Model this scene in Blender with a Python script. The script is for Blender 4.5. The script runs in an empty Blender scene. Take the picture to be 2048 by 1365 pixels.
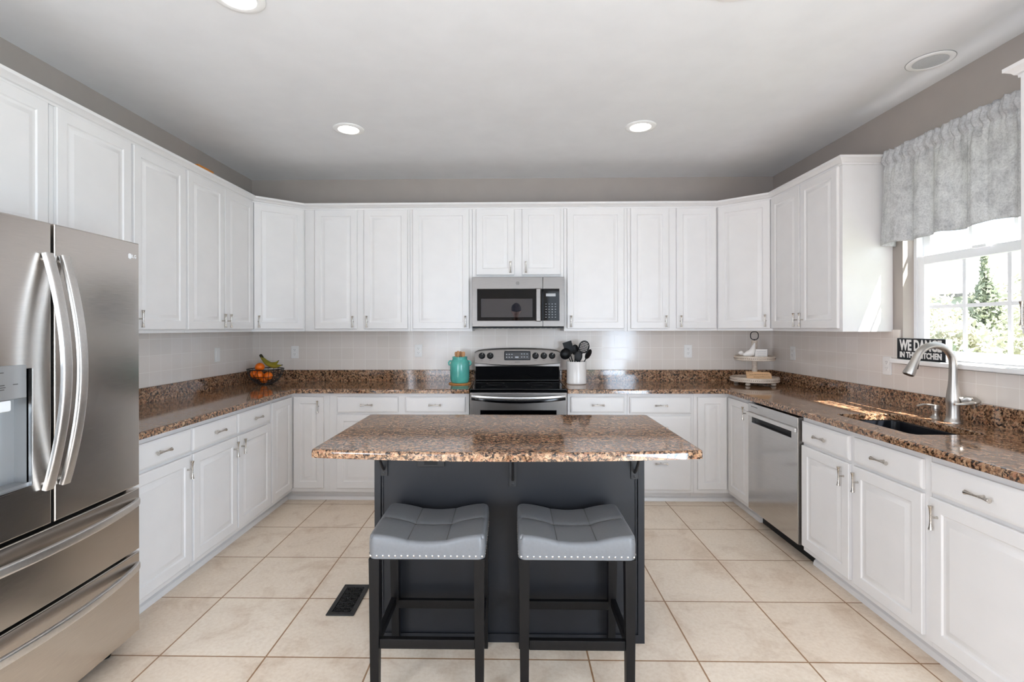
import bpy, bmesh, math, random
from math import sin, cos, pi, radians, sqrt, atan2
from mathutils import Vector, Matrix
from mathutils.geometry import tessellate_polygon

C = bpy.context.scene
COL = C.collection
random.seed(7)

# ------------------------------------------------------------------ camera
F_PX, CX, CY, YAW, ROLL, EYE = 994.55, 1003.15, 655.94, 0.018, -0.0017, 1.394
cam_data = bpy.data.cameras.new('camera')
cam = bpy.data.objects.new('camera', cam_data)
COL.objects.link(cam)
cam_data.sensor_fit = 'HORIZONTAL'
cam_data.sensor_width = 36.0
cam_data.lens = F_PX / 2048 * 36.0
cam_data.shift_x = (1024 - CX) / 2048
cam_data.shift_y = (CY - 682.5) / 2048
cam_data.clip_start = 0.02
cam_data.clip_end = 200
cam.matrix_world = (Matrix.Translation((0, 0, EYE)) @ Matrix.Rotation(YAW, 4, 'Z')
                    @ Matrix.Rotation(radians(90), 4, 'X') @ Matrix.Rotation(ROLL, 4, 'Z'))
C.camera = cam

# ------------------------------------------------------------------ exposure, sky, sun, daylight
vs = C.view_settings
C.display_settings.display_device = 'sRGB'
vs.view_transform = 'Standard'
vs.look = 'None'
vs.gamma = 1.0
vs.use_curve_mapping = False
vs.exposure = 0.40
C.cycles.use_denoising = True
C.cycles.max_bounces = 10
C.cycles.diffuse_bounces = 6
C.cycles.glossy_bounces = 5
C.cycles.transmission_bounces = 8
C.cycles.sample_clamp_indirect = 6.0

world = bpy.data.worlds.new('sky')
C.world = world
world.use_nodes = True
wn = world.node_tree.nodes
wn['Background'].inputs[0].default_value = (0.74, 0.86, 1.0, 1)
wn['Background'].inputs[1].default_value = 2.0

sun_data = bpy.data.lights.new('sun', 'SUN')
sun_data.energy = 26.0
sun_data.angle = radians(0.6)
sun_data.color = (1.0, 0.985, 0.965)
sun = bpy.data.objects.new('sun', sun_data)
COL.objects.link(sun)
sun.rotation_euler = Vector((-1.0, 1.0, -2.6)).to_track_quat('-Z', 'Y').to_euler()
sun.location = (6, -4, 14)

def daylight(name, loc, aim, sx, sy, power, color):
    l = bpy.data.lights.new(name, 'AREA')
    l.shape = 'RECTANGLE'
    l.size, l.size_y, l.energy, l.color = sx, sy, power, color
    o = bpy.data.objects.new(name, l)
    COL.objects.link(o)
    o.location = loc
    o.rotation_euler = (Vector(aim) - Vector(loc)).to_track_quat('-Z', 'Y').to_euler()
    return o
# daylight from behind the camera, plus two fill lamps added on the left
daylight('daylight_patio_door', (2.36, -1.55, 1.12), (-3, -0.6, 1.5), 1.9, 2.1, 150, (0.65, 0.81, 1.0))
daylight('added_fill_left', (-2.365, -1.50, 1.25), (3, -0.6, 1.0), 1.5, 1.8, 92, (0.80, 0.88, 1.0))  # fill lamp added at an invented window to brighten the right run
daylight('added_fill_rear_left', (-1.52, -3.17, 1.18), (-0.6, 5, 0.8), 1.1, 2.1, 24, (0.80, 0.88, 1.0))  # fill lamp added at the rear left so the right wall gets more light
daylight('daylight_rear_window_right', (1.50, -3.17, 1.18), (0.6, 5, 0.8), 1.25, 2.1, 9, (0.80, 0.88, 1.0))

# ------------------------------------------------------------------ room dimensions
XL, XR, YB, YR, ZC = -2.385, 2.38, 4.55, -3.2, 2.76
ZT = 0.909            # worktop height

# ------------------------------------------------------------------ materials
def new_mat(name):
    m = bpy.data.materials.new(name)
    m.use_nodes = True
    n = m.node_tree.nodes
    return m, n, m.node_tree.links, n['Principled BSDF']

def setp(b, **k):
    names = {'rough': 'Roughness', 'metal': 'Metallic', 'spec': 'Specular IOR Level', 'coat': 'Coat Weight', 'coatr': 'Coat Roughness',
             'aniso': 'Anisotropic', 'trans': 'Transmission Weight', 'ior': 'IOR', 'sheen': 'Sheen Weight'}
    for a, v in k.items():
        b.inputs[names[a]].default_value = v

def rgb(h):
    """sRGB 0-255 triple to linear."""
    return tuple((c / 255 / 12.92) if c / 255 <= .04045 else ((c / 255 + .055) / 1.055) ** 2.4 for c in h) + (1,)

def plain(name, col, rough=.5, **k):
    m, n, l, b = new_mat(name)
    b.inputs['Base Color'].default_value = rgb(col)
    setp(b, rough=rough, **k)
    return m

def coords(n, l, scale=(1, 1, 1), loc=(0, 0, 0), rot=(0, 0, 0)):
    t = n.new('ShaderNodeTexCoord')
    mp = n.new('ShaderNodeMapping')
    mp.inputs['Scale'].default_value = scale
    mp.inputs['Location'].default_value = loc
    mp.inputs['Rotation'].default_value = rot
    l.new(t.outputs['Object'], mp.inputs['Vector'])
    return mp.outputs['Vector']

def noise(n, l, vec, scale, detail=3, rough=.5, dist=0):
    t = n.new('ShaderNodeTexNoise')
    t.inputs['Scale'].default_value = scale
    t.inputs['Detail'].default_value = detail
    t.inputs['Roughness'].default_value = rough
    t.inputs['Distortion'].default_value = dist
    l.new(vec, t.inputs['Vector'])
    return t

def ramp(n, l, fac, stops, interp='LINEAR'):
    r = n.new('ShaderNodeValToRGB')
    r.color_ramp.interpolation = interp
    e = r.color_ramp.elements
    while len(e) < len(stops):
        e.new(0.5)
    for x, (p, c) in zip(e, stops):
        x.position = p
        x.color = rgb(c)
    l.new(fac, r.inputs['Fac'])
    return r.outputs['Color']

def mix(n, l, fac, a, b, mode='MIX'):
    x = n.new('ShaderNodeMix')
    x.data_type = 'RGBA'
    x.blend_type = mode
    if isinstance(fac, float):
        x.inputs[0].default_value = fac
    else:
        l.new(fac, x.inputs[0])
    for i, c in ((6, a), (7, b)):
        if isinstance(c, tuple):
            x.inputs[i].default_value = c
        else:
            l.new(c, x.inputs[i])
    return x.outputs[2]

def bump(n, l, b, height, strength=.2, dist=.002):
    x = n.new('ShaderNodeBump')
    x.inputs['Strength'].default_value = strength
    x.inputs['Distance'].default_value = dist
    l.new(height, x.inputs['Height'])
    l.new(x.outputs['Normal'], b.inputs['Normal'])

def paint(name, col, rough=.5, var=.03, nscale=30, bstr=.05, **k):
    m, n, l, b = new_mat(name)
    v = coords(n, l)
    t = noise(n, l, v, nscale, 4)
    c0 = tuple(max(0, c * (1 - var)) for c in col)
    c1 = tuple(min(255, c * (1 + var)) for c in col)
    l.new(ramp(n, l, t.outputs['Fac'], [(.3, c0), (.7, c1)]), b.inputs['Base Color'])
    setp(b, rough=rough, **k)
    if bstr:
        t2 = noise(n, l, v, nscale * 12, 2)
        bump(n, l, b, t2.outputs['Fac'], bstr, .001)
    return m

def make_granite():
    m, n, l, b = new_mat('granite')
    v = coords(n, l)
    d = noise(n, l, v, 60, 4, .6)
    mv = n.new('ShaderNodeVectorMath'); mv.operation = 'MULTIPLY_ADD'
    l.new(d.outputs['Color'], mv.inputs[0]); mv.inputs[1].default_value = (.026, .026, .026); l.new(v, mv.inputs[2])
    vo = n.new('ShaderNodeTexVoronoi'); vo.inputs['Scale'].default_value = 98
    l.new(mv.outputs[0], vo.inputs['Vector'])
    sep = n.new('ShaderNodeSeparateColor'); l.new(vo.outputs['Color'], sep.inputs[0])
    cell = ramp(n, l, sep.outputs[0], [(0, (52, 36, 27)), (.13, (104, 72, 50)), (.3, (160, 118, 86)), (.52, (192, 152, 116)),
                                       (.74, (212, 176, 142)), (.88, (180, 126, 98)), (1, (218, 190, 160))], 'CONSTANT')
    g0 = noise(n, l, v, 150, 5, .65)
    soft = ramp(n, l, g0.outputs['Fac'], [(.32, (92, 64, 44)), (.48, (160, 122, 92)), (.66, (208, 176, 144))])
    c0 = mix(n, l, .36, cell, soft)
    g1 = noise(n, l, v, 72, 4, .62, .5)
    fleck = ramp(n, l, g1.outputs['Fac'], [(.42, (0, 0, 0)), (.475, (255, 255, 255))])
    c1 = mix(n, l, fleck, rgb((40, 27, 19)), c0)
    g = noise(n, l, v, 320, 3, .7)
    speck = ramp(n, l, g.outputs['Fac'], [(.34, (0, 0, 0)), (.42, (255, 255, 255))])
    c2 = mix(n, l, speck, rgb((58, 42, 32)), c1)
    big = noise(n, l, v, 9, 3)
    tone = ramp(n, l, big.outputs['Fac'], [(.3, (208, 198, 190)), (.7, (255, 255, 255))])
    c3 = mix(n, l, .8, c2, tone, 'MULTIPLY')
    l.new(c3, b.inputs['Base Color'])
    setp(b, rough=.075, spec=.75)
    return m

def make_floor():
    m, n, l, b = new_mat('floor_tile')
    s = 0.4551
    v = coords(n, l, loc=(1.4944 + s * 8, -2.0887 + s * 20, 0))
    br = n.new('ShaderNodeTexBrick')
    br.offset = 0.0; br.squash = 1.0
    br.inputs['Scale'].default_value = 1
    br.inputs['Brick Width'].default_value = s
    br.inputs['Row Height'].default_value = s
    br.inputs['Mortar Size'].default_value = .0040
    br.inputs['Mortar Smooth'].default_value = .2
    br.inputs['Bias'].default_value = 0
    br.inputs['Color1'].default_value = rgb((237, 222, 205))
    br.inputs['Color2'].default_value = rgb((243, 231, 216))
    br.inputs['Mortar'].default_value = rgb((166, 130, 96))
    l.new(v, br.inputs['Vector'])
    t = noise(n, l, v, 5, 6, .62, .6)
    t2 = noise(n, l, v, 60, 4, .6)
    tone = ramp(n, l, t.outputs['Fac'], [(.28, (228, 217, 206)), (.5, (250, 247, 243)), (.75, (255, 252, 248))])
    c = mix(n, l, 1.0, br.outputs['Color'], tone, 'MULTIPLY')
    tone2 = ramp(n, l, t2.outputs['Fac'], [(.3, (240, 234, 226)), (.6, (255, 255, 255))])
    c = mix(n, l, .7, c, tone2, 'MULTIPLY')
    l.new(c, b.inputs['Base Color'])
    setp(b, rough=.36, spec=.45)
    mp = n.new('ShaderNodeMath'); mp.operation = 'MULTIPLY_ADD'
    l.new(br.outputs['Fac'], mp.inputs[0]); mp.inputs[1].default_value = -1.0; l.new(t2.outputs['Fac'], mp.inputs[2])
    bump(n, l, b, mp.outputs[0], .25, .002)
    return m

def make_backsplash(name, axis, off):
    """glazed 4 inch wall tile with pale grout; axis = horizontal world axis of the wall."""
    m, n, l, b = new_mat(name)
    t = n.new('ShaderNodeTexCoord')
    sp = n.new('ShaderNodeSeparateXYZ'); l.new(t.outputs['Object'], sp.inputs[0])
    cb = n.new('ShaderNodeCombineXYZ')
    l.new(sp.outputs['X' if axis == 'x' else 'Y'], cb.inputs[0]); l.new(sp.outputs['Z'], cb.inputs[1])
    mp = n.new('ShaderNodeMapping'); l.new(cb.outputs[0], mp.inputs[0])
    s = .1085
    mp.inputs['Location'].default_value = (s * 60 - off, s * 20 - 1.321, 0)
    br = n.new('ShaderNodeTexBrick'); br.offset = 0; br.squash = 1
    l.new(mp.outputs[0], br.inputs['Vector'])
    br.inputs['Scale'].default_value = 1
    br.inputs['Brick Width'].default_value = s
    br.inputs['Row Height'].default_value = s
    br.inputs['Mortar Size'].default_value = .0016
    br.inputs['Mortar Smooth'].default_value = .3
    br.inputs['Color1'].default_value = rgb((222, 213, 204))
    br.inputs['Color2'].default_value = rgb((226, 217, 209))
    br.inputs['Mortar'].default_value = rgb((240, 234, 227))
    l.new(br.outputs['Color'], b.inputs['Base Color'])
    setp(b, rough=.12, spec=.5)
    wv = noise(n, l, mp.outputs[0], 9, 1)
    mm = n.new('ShaderNodeMath'); mm.operation = 'MULTIPLY_ADD'
    l.new(br.outputs['Fac'], mm.inputs[0]); mm.inputs[1].default_value = -.5; l.new(wv.outputs['Fac'], mm.inputs[2])
    bump(n, l, b, mm.outputs[0], .18, .004)
    return m

def make_steel(name, col, rough=.26, grain=(3, 3, 260), aniso=.5, var=.05):
    m, n, l, b = new_mat(name)
    v = coords(n, l, scale=grain)
    t = noise(n, l, v, 3, 3, .6)
    c0 = tuple(c * (1 - var) for c in col); c1 = tuple(min(255, c * (1 + var)) for c in col)
    l.new(ramp(n, l, t.outputs['Fac'], [(.3, c0), (.7, c1)]), b.inputs['Base Color'])
    setp(b, metal=1.0, aniso=aniso)
    mr = n.new('ShaderNodeMapRange'); l.new(t.outputs['Fac'], mr.inputs[0])
    mr.inputs[3].default_value = rough - .05; mr.inputs[4].default_value = rough + .06
    l.new(mr.outputs[0], b.inputs['Roughness'])
    return m

def make_valance():
    m, n, l, b = new_mat('valance_cloth')
    v = coords(n, l)
    t = noise(n, l, v, 15, 6, .75, .2)
    c = ramp(n, l, t.outputs['Fac'], [(.34, (196, 195, 196)), (.5, (219, 218, 218)), (.62, (230, 229, 229))])
    t2 = noise(n, l, v, 120, 4, .8)
    c2 = mix(n, l, .6, c, ramp(n, l, t2.outputs['Fac'], [(.35, (206, 206, 206)), (.55, (255, 255, 255))]), 'MULTIPLY')
    l.new(c2, b.inputs['Base Color'])
    setp(b, rough=.9, spec=.1)
    tr = n.new('ShaderNodeBsdfTranslucent'); l.new(c2, tr.inputs[0])
    mx = n.new('ShaderNodeMixShader'); mx.inputs[0].default_value = .35
    l.new(b.outputs[0], mx.inputs[1]); l.new(tr.outputs[0], mx.inputs[2])
    l.new(mx.outputs[0], n['Material Output'].inputs[0])
    return m

def make_glass(name='clear_glass', tint=(1, 1, 1, 1)):
    """thin window pane: mostly clear, a mirror-like sheen on top."""
    m, n, l, b = new_mat(name)
    n.remove(b)
    tr = n.new('ShaderNodeBsdfTransparent'); tr.inputs[0].default_value = tint
    gl = n.new('ShaderNodeBsdfGlossy'); gl.inputs['Roughness'].default_value = .01
    mx = n.new('ShaderNodeMixShader'); mx.inputs[0].default_value = .04
    l.new(tr.outputs[0], mx.inputs[1]); l.new(gl.outputs[0], mx.inputs[2])
    l.new(mx.outputs[0], n['Material Output'].inputs[0])
    return m

def emitter(name, col, strength):
    m, n, l, b = new_mat(name)
    b.inputs['Base Color'].default_value = rgb(col)
    b.inputs['Emission Color'].default_value = rgb(col)
    b.inputs['Emission Strength'].default_value = strength
    return m

def make_leaf(name, c0, c1):
    m, n, l, b = new_mat(name)
    t = noise(n, l, coords(n, l), 2.5, 4, .7)
    c = ramp(n, l, t.outputs['Fac'], [(.35, c0), (.65, c1)])
    l.new(c, b.inputs['Base Color'])
    setp(b, rough=.6, spec=.3)
    tr = n.new('ShaderNodeBsdfTranslucent'); l.new(c, tr.inputs[0])
    mx = n.new('ShaderNodeMixShader'); mx.inputs[0].default_value = .35
    l.new(b.outputs[0], mx.inputs[1]); l.new(tr.outputs[0], mx.inputs[2])
    l.new(mx.outputs[0], n['Material Output'].inputs[0])
    return m

def make_wood(name, c0, c1, scale=(6, 6, 60), rough=.55):
    m, n, l, b = new_mat(name)
    t = noise(n, l, coords(n, l, scale=scale), 2, 4, .6, .4)
    l.new(ramp(n, l, t.outputs['Fac'], [(.3, c0), (.7, c1)]), b.inputs['Base Color'])
    setp(b, rough=rough)
    return m

M = {}
M['wall'] = paint('wall_paint', (162, 153, 146), .7, .012, 6, .06)
M['ceiling'] = paint('ceiling_paint', (226, 226, 227), .85, .01, 6, .06)
M['white'] = paint('cabinet_paint', (226, 223, 221), .32, .008, 8, .03, spec=.45)
M['speaker'] = paint('speaker_mesh', (196, 198, 200), .6, .05, 400, .1)
M['trim'] = paint('trim_paint', (240, 239, 237), .4, .008, 8, .02)
M['granite'] = make_granite()
M['floor'] = make_floor()
M['tile_back'] = make_backsplash('backsplash_back_tile', 'x', .836)
M['tile_side'] = make_backsplash('backsplash_side_tile', 'y', 4.53)
M['steel'] = make_steel('brushed_steel', (126, 121, 117), .36)
M['fridge'] = make_steel('fridge_steel', (204, 198, 192), .24, (5, 5, 300), .4, .04)
M['bar'] = make_steel('satin_handle_steel', (224, 222, 220), .36, (40, 40, 40), 0, .02)
M['nickel'] = make_steel('brushed_nickel', (196, 190, 182), .26, (60, 60, 60), 0, .03)
M['faucet'] = make_steel('faucet_nickel', (180, 175, 169), .36, (80, 80, 80), 0, .02)
M['dwsteel'] = make_steel('dishwasher_steel', (192, 190, 188), .14, (5, 5, 260), .3, .03)
M['black_glass'] = plain('black_glass', (4, 4, 6), .04, spec=.28)
M['black_enamel'] = plain('black_enamel', (7, 7, 9), .14, spec=.4)
M['black_plastic'] = paint('black_plastic', (11, 11, 12), .45, .05, 60, .04, spec=.3)
M['charcoal'] = paint('charcoal_paint', (25, 26, 30), .42, .03, 14, .05, spec=.35)
M['stool_wood'] = make_wood('black_stained_wood', (11, 10, 10), (17, 15, 15), (30, 30, 4), .4)
setp(M['stool_wood'].node_tree.nodes['Principled BSDF'], spec=.22)
M['vinyl'] = paint('grey_vinyl', (108, 109, 111), .33, .02, 90, .10)
M['chrome'] = plain('polished_metal', (200, 200, 200), .2, metal=1)
M['sink'] = paint('black_composite', (22, 24, 29), .3, .05, 300, .05)
M['outlet'] = plain('outlet_plastic', (238, 236, 233), .35)
M['slot'] = plain('slot_dark', (70, 66, 62), .6)
M['teal'] = paint('teal_glaze', (86, 172, 160), .16, .06, 12, .03, spec=.6)
M['cork'] = make_wood('trivet_wood', (196, 128, 62), (214, 150, 84), (14, 14, 14))
M['spoon'] = make_wood('spoon_wood', (168, 112, 66), (202, 150, 100), (14, 14, 90))
M['ceramic'] = paint('white_ceramic', (236, 232, 228), .2, .01, 10, .02)
M['orange'] = paint('orange_peel', (236, 112, 14), .42, .05, 20, .35)
M['banana'] = paint('banana_skin', (140, 128, 38), .5, .14, 14, .05)
M['stem'] = paint('banana_stem', (52, 46, 24), .7, .1, 30, .05)
M['wire'] = plain('black_wire', (14, 13, 13), .4)
M['whitewash'] = make_wood('whitewashed_wood', (196, 178, 160), (226, 214, 200), (10, 10, 40), .6)
M['tagwood'] = make_wood('tag_wood', (208, 164, 120), (226, 186, 144), (5, 60, 60), .6)
M['ink'] = plain('ink', (52, 38, 30), .7)
M['greyink'] = plain('grey_ink', (172, 175, 180), .7)
M['sign'] = paint('sign_black', (18, 24, 29), .5, .05, 20, .03)
M['signtext'] = plain('sign_white', (236, 235, 232), .6)
M['lamp'] = emitter('lamp_glow', (255, 244, 228), 9.0)
M['glass'] = make_glass()
M['vinylframe'] = plain('window_vinyl', (240, 241, 243), .35)
M['valance'] = make_valance()
M['vent'] = plain('vent_iron', (20, 18, 18), .5)
M['greyplastic'] = plain('grey_plastic', (150, 150, 150), .3, metal=.4)
M['lightplastic'] = plain('light_plastic', (226, 228, 230), .4)
M['mesh'] = plain('microwave_screen', (40, 39, 44), .015, spec=.8)
M['display'] = plain('oven_display', (48, 50, 54), .2)
M['legend'] = plain('panel_legend', (190, 192, 196), .5)
M['box'] = paint('orange_card', (206, 128, 46), .6, .04, 20, .03)
M['grass'] = make_leaf('lawn_grass', (92, 112, 58), (126, 140, 80))
M['leaf_a'] = make_leaf('leaf_green', (128, 138, 120), (180, 184, 160))
M['leaf_b'] = make_leaf('leaf_pale', (168, 168, 150), (212, 208, 190))
M['bark'] = make_wood('bark', (84, 70, 58), (120, 102, 86), (20, 20, 4))
M['siding'] = paint('house_siding', (206, 208, 212), .7, .02, 4, .02)
M['shingle'] = paint('roof_shingle', (128, 122, 120), .85, .12, 20, .2)
M['pane_dark'] = plain('far_window', (60, 66, 74), .1)

# ------------------------------------------------------------------ mesh builder
class MB:
    def __init__(s, mx=None):
        s.v, s.f, s.mx = [], [], mx
    def add(s, vs, fs, mx=None):
        k = len(s.v)
        for p in vs:
            p = Vector(p)
            if mx is not None: p = mx @ p
            if s.mx is not None: p = s.mx @ p
            s.v.append(p)
        s.f += [tuple(i + k for i in f) for f in fs]
        return s
    def box(s, x0, x1, y0, y1, z0, z1, mx=None):
        vs = [(x, y, z) for x in (x0, x1) for y in (y0, y1) for z in (z0, z1)]
        return s.add(vs, [(0, 1, 3, 2), (4, 6, 7, 5), (0, 4, 5, 1), (2, 3, 7, 6), (0, 2, 6, 4), (1, 5, 7, 3)], mx)
    def rbox(s, x0, x1, y0, y1, z0, z1, r=.004, seg=2, mx=None):
        bm = bmesh.new()
        bmesh.ops.create_cube(bm, size=1)
        for v in bm.verts:
            v.co = Vector(((x0 + x1) / 2 + v.co.x * (x1 - x0), (y0 + y1) / 2 + v.co.y * (y1 - y0), (z0 + z1) / 2 + v.co.z * (z1 - z0)))
        bmesh.ops.bevel(bm, geom=bm.edges[:], offset=r, segments=seg, profile=.5, affect='EDGES')
        return s.addbm(bm, mx)
    def addbm(s, bm, mx=None):
        bm.verts.index_update()
        s.add([v.co.copy() for v in bm.verts], [tuple(v.index for v in f.verts) for f in bm.faces], mx)
        bm.free()
        return s
    def lathe(s, prof, c=(0, 0, 0), n=24, mx=None, cap=True):
        """profile [(r, z)] turned about the vertical through c."""
        vs, fs = [], []
        for r, z in prof:
            for i in range(n):
                a = 2 * pi * i / n
                vs.append((c[0] + r * cos(a), c[1] + r * sin(a), c[2] + z))
        for j in range(len(prof) - 1):
            for i in range(n):
                k = (i + 1) % n
                fs.append((j * n + i, j * n + k, (j + 1) * n + k, (j + 1) * n + i))
        if cap:
            fs.append(tuple(reversed(range(n))))
            fs.append(tuple((len(prof) - 1) * n + i for i in range(n)))
        return s.add(vs, fs, mx)
    def ball(s, c, r, n=16, m=10, sc=(1, 1, 1), mx=None):
        vs, fs = [(c[0], c[1], c[2] - r * sc[2])], []
        for j in range(1, m):
            t = pi * j / m
            for i in range(n):
                a = 2 * pi * i / n
                vs.append((c[0] + r * sc[0] * sin(t) * cos(a), c[1] + r * sc[1] * sin(t) * sin(a), c[2] - r * sc[2] * cos(t)))
        vs.append((c[0], c[1], c[2] + r * sc[2]))
        for i in range(n):
            fs.append((0, 1 + (i + 1) % n, 1 + i))
        for j in range(m - 2):
            for i in range(n):
                k = (i + 1) % n
                fs.append((1 + j * n + i, 1 + j * n + k, 1 + (j + 1) * n + k, 1 + (j + 1) * n + i))
        q = 1 + (m - 2) * n
        for i in range(n):
            fs.append((q + i, q + (i + 1) % n, len(vs) - 1))
        return s.add(vs, fs, mx)
    def tube(s, pts, rad, n=10, mx=None, flat=None, up=None, closed=False):
        """sweep a circle (or an ellipse/rectangle cross-section) along points; rad number or list; flat=(w,h) list per point."""
        P = [Vector(p) for p in pts]
        L = len(P)
        vs, fs = [], []
        ref = Vector(up) if up else None
        prev = None
        for i, p in enumerate(P):
            if closed:
                d = P[(i + 1) % L] - P[i - 1]
            else:
                d = P[min(i + 1, L - 1)] - P[max(i - 1, 0)]
            d.normalize()
            if ref is not None:
                a = d.cross(ref)
            elif prev is None:
                a = d.cross(Vector((0, 0, 1)) if abs(d.z) < .9 else Vector((1, 0, 0)))
            else:
                a = prev - d * prev.dot(d)
            a.normalize(); prev = a
            b = a.cross(d)
            r = rad[i] if isinstance(rad, (list, tuple)) else rad
            for k in range(n):
                t = 2 * pi * k / n + pi / n
                if flat:
                    w, h = flat[i] if isinstance(flat, list) else flat
                    ct, st = cos(t), sin(t)
                    e = .45
                    vs.append(p + a * (w * math.copysign(abs(ct) ** e, ct)) + b * (h * math.copysign(abs(st) ** e, st)))
                else:
                    vs.append(p + a * r * cos(t) + b * r * sin(t))
        for j in range(L if closed else L - 1):
            j2 = (j + 1) % L
            for k in range(n):
                q = (k + 1) % n
                fs.append((j * n + k, j2 * n + k, j2 * n + q, j * n + q))
        if not closed:
            fs.append(tuple(range(n)))
            fs.append(tuple(reversed([(L - 1) * n + k for k in range(n)])))
        return s.add(vs, fs, mx)
    def prism(s, poly, z0, z1, mx=None):
        n = len(poly)
        area = sum(poly[i][0] * poly[(i + 1) % n][1] - poly[(i + 1) % n][0] * poly[i][1] for i in range(n))
        if area < 0: poly = poly[::-1]
        vs = [(x, y, z0) for x, y in poly] + [(x, y, z1) for x, y in poly]
        fs = [(i, (i + 1) % n, n + (i + 1) % n, n + i) for i in range(n)]
        tri = tessellate_polygon([[Vector((x, y, 0)) for x, y in poly]])
        for t in tri:
            a, b_, c_ = [Vector(poly[i]) for i in t]
            t = tuple(t)
            if (b_.x - a.x) * (c_.y - a.y) - (c_.x - a.x) * (b_.y - a.y) < 0: t = t[::-1]
            fs.append(tuple(reversed(t))); fs.append(tuple(i + n for i in t))
        return s.add(vs, fs, mx)
    def rings(s, w, h, prof, x=0, z=0, mx=None):
        """panel facing -y: concentric rectangles (inset, height towards -y), first ring is the back edge, last is filled."""
        vs, fs = [], []
        for ins, d in prof:
            vs += [(x + ins, -d, z + ins), (x + w - ins, -d, z + ins), (x + w - ins, -d, z + h - ins), (x + ins, -d, z + h - ins)]
        for j in range(len(prof) - 1):
            for i in range(4):
                k = (i + 1) % 4
                fs.append((j * 4 + i, j * 4 + k, (j + 1) * 4 + k, (j + 1) * 4 + i))
        q = (len(prof) - 1) * 4
        fs.append((q, q + 1, q + 2, q + 3))
        fs.append((3, 2, 1, 0))
        return s.add(vs, fs, mx)
    def sweep(s, path, prof, mx=None, closed=False):
        """closed profile [(out, z)] carried along a plan path; 'out' lies to the left of travel, mitred at corners."""
        P = [Vector((p[0], p[1])) for p in path]
        n, L = len(prof), len(P)
        vs, fs = [], []
        for i in range(L):
            d0 = (P[i] - P[i - 1]).normalized() if i > 0 else None
            d1 = (P[i + 1] - P[i]).normalized() if i < L - 1 else None
            n0 = Vector((-d0.y, d0.x)) if d0 else None
            n1 = Vector((-d1.y, d1.x)) if d1 else None
            if n0 is None: m_ = n1
            elif n1 is None: m_ = n0
            else:
                m_ = (n0 + n1).normalized(); m_ = m_ / max(.3, m_.dot(n0))
            for o, z in prof:
                vs.append((P[i].x + m_.x * o, P[i].y + m_.y * o, z))
        for i in range(L - 1):
            for k in range(n):
                q = (k + 1) % n
                fs.append((i * n + k, (i + 1) * n + k, (i + 1) * n + q, i * n + q))
        fs.append(tuple(reversed(range(n)))); fs.append(tuple((L - 1) * n + k for k in range(n)))
        return s.add(vs, fs, mx)
    def text(s, body, size, mx, depth=.0006, sx=1.0, bold=0.0, align='CENTER'):
        """raised lettering; text lies in local XZ facing -y before mx."""
        cu = bpy.data.curves.new('lettering', 'FONT')
        cu.body = body; cu.size = size; cu.extrude = depth; cu.align_x = align; cu.align_y = 'CENTER'; cu.offset = bold; cu.resolution_u = 3
        o = bpy.data.objects.new('lettering', cu)
        COL.objects.link(o)
        dg = bpy.context.evaluated_depsgraph_get(); dg.update()
        me = bpy.data.meshes.new_from_object(o.evaluated_get(dg))
        t = mx @ Matrix.Rotation(radians(90), 4, 'X') @ Matrix.Diagonal((sx, 1, 1, 1))
        s.add([v.co.copy() for v in me.vertices], [tuple(p.vertices) for p in me.polygons], t)
        bpy.data.objects.remove(o); bpy.data.curves.remove(cu); bpy.data.meshes.remove(me)
        return s
    def build(s, name, mat, parent=None, label=None, smooth=32, fix=True):
        me = bpy.data.meshes.new(name)
        me.from_pydata([tuple(v) for v in s.v], [], s.f)
        if fix:
            bm = bmesh.new(); bm.from_mesh(me)
            bmesh.ops.recalc_face_normals(bm, faces=bm.faces)
            bm.to_mesh(me); bm.free()
        if smooth:
            me.polygons.foreach_set('use_smooth', [True] * len(me.polygons))
            me.set_sharp_from_angle(angle=radians(smooth))
        wn_ = bool(smooth) and smooth <= 40
        me.materials.append(mat if not isinstance(mat, str) else M[mat])
        me.update()
        o = bpy.data.objects.new(name, me)
        COL.objects.link(o)
        if wn_ and len(me.polygons) < 6000:
            md = o.modifiers.new('even_shading', 'WEIGHTED_NORMAL'); md.keep_sharp = True; md.weight = 80
        if parent is not None: o.parent = parent
        if label: o['label'] = label
        return o

def T(x, y, z): return Matrix.Translation((x, y, z))
def RX(a): return Matrix.Rotation(radians(a), 4, 'X')
def RY(a): return Matrix.Rotation(radians(a), 4, 'Y')
def RZ(a): return Matrix.Rotation(radians(a), 4, 'Z')

def tag(o, label, cat, group=None, kind=None):
    o['label'] = label
    o['category'] = cat
    if group: o['group'] = group
    if kind: o['kind'] = kind
    return o

def thing(name, label, cat, loc=(0, 0, 0), rz=0.0, group=None):
    o = bpy.data.objects.new(name, None)
    o.empty_display_size = .1
    COL.objects.link(o)
    o.location = loc
    o.rotation_euler = (0, 0, rz)
    return tag(o, label, cat, group)

def structure(name, mb, mat, parent=None, label=None, smooth=32):
    o = mb.build(name, mat, parent, label, smooth)
    if parent is None: o['kind'] = 'structure'
    return o

def dup(root, loc, rz=None, label=None):
    r = root.copy(); COL.objects.link(r)
    r.location = loc
    if rz is not None: r.rotation_euler = (0, 0, rz)
    if label: r['label'] = label
    for ch in list(root.children):
        c = ch.copy(); COL.objects.link(c); c.parent = r
        for g in list(ch.children):
            d = g.copy(); COL.objects.link(d); d.parent = c
    return r
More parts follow.
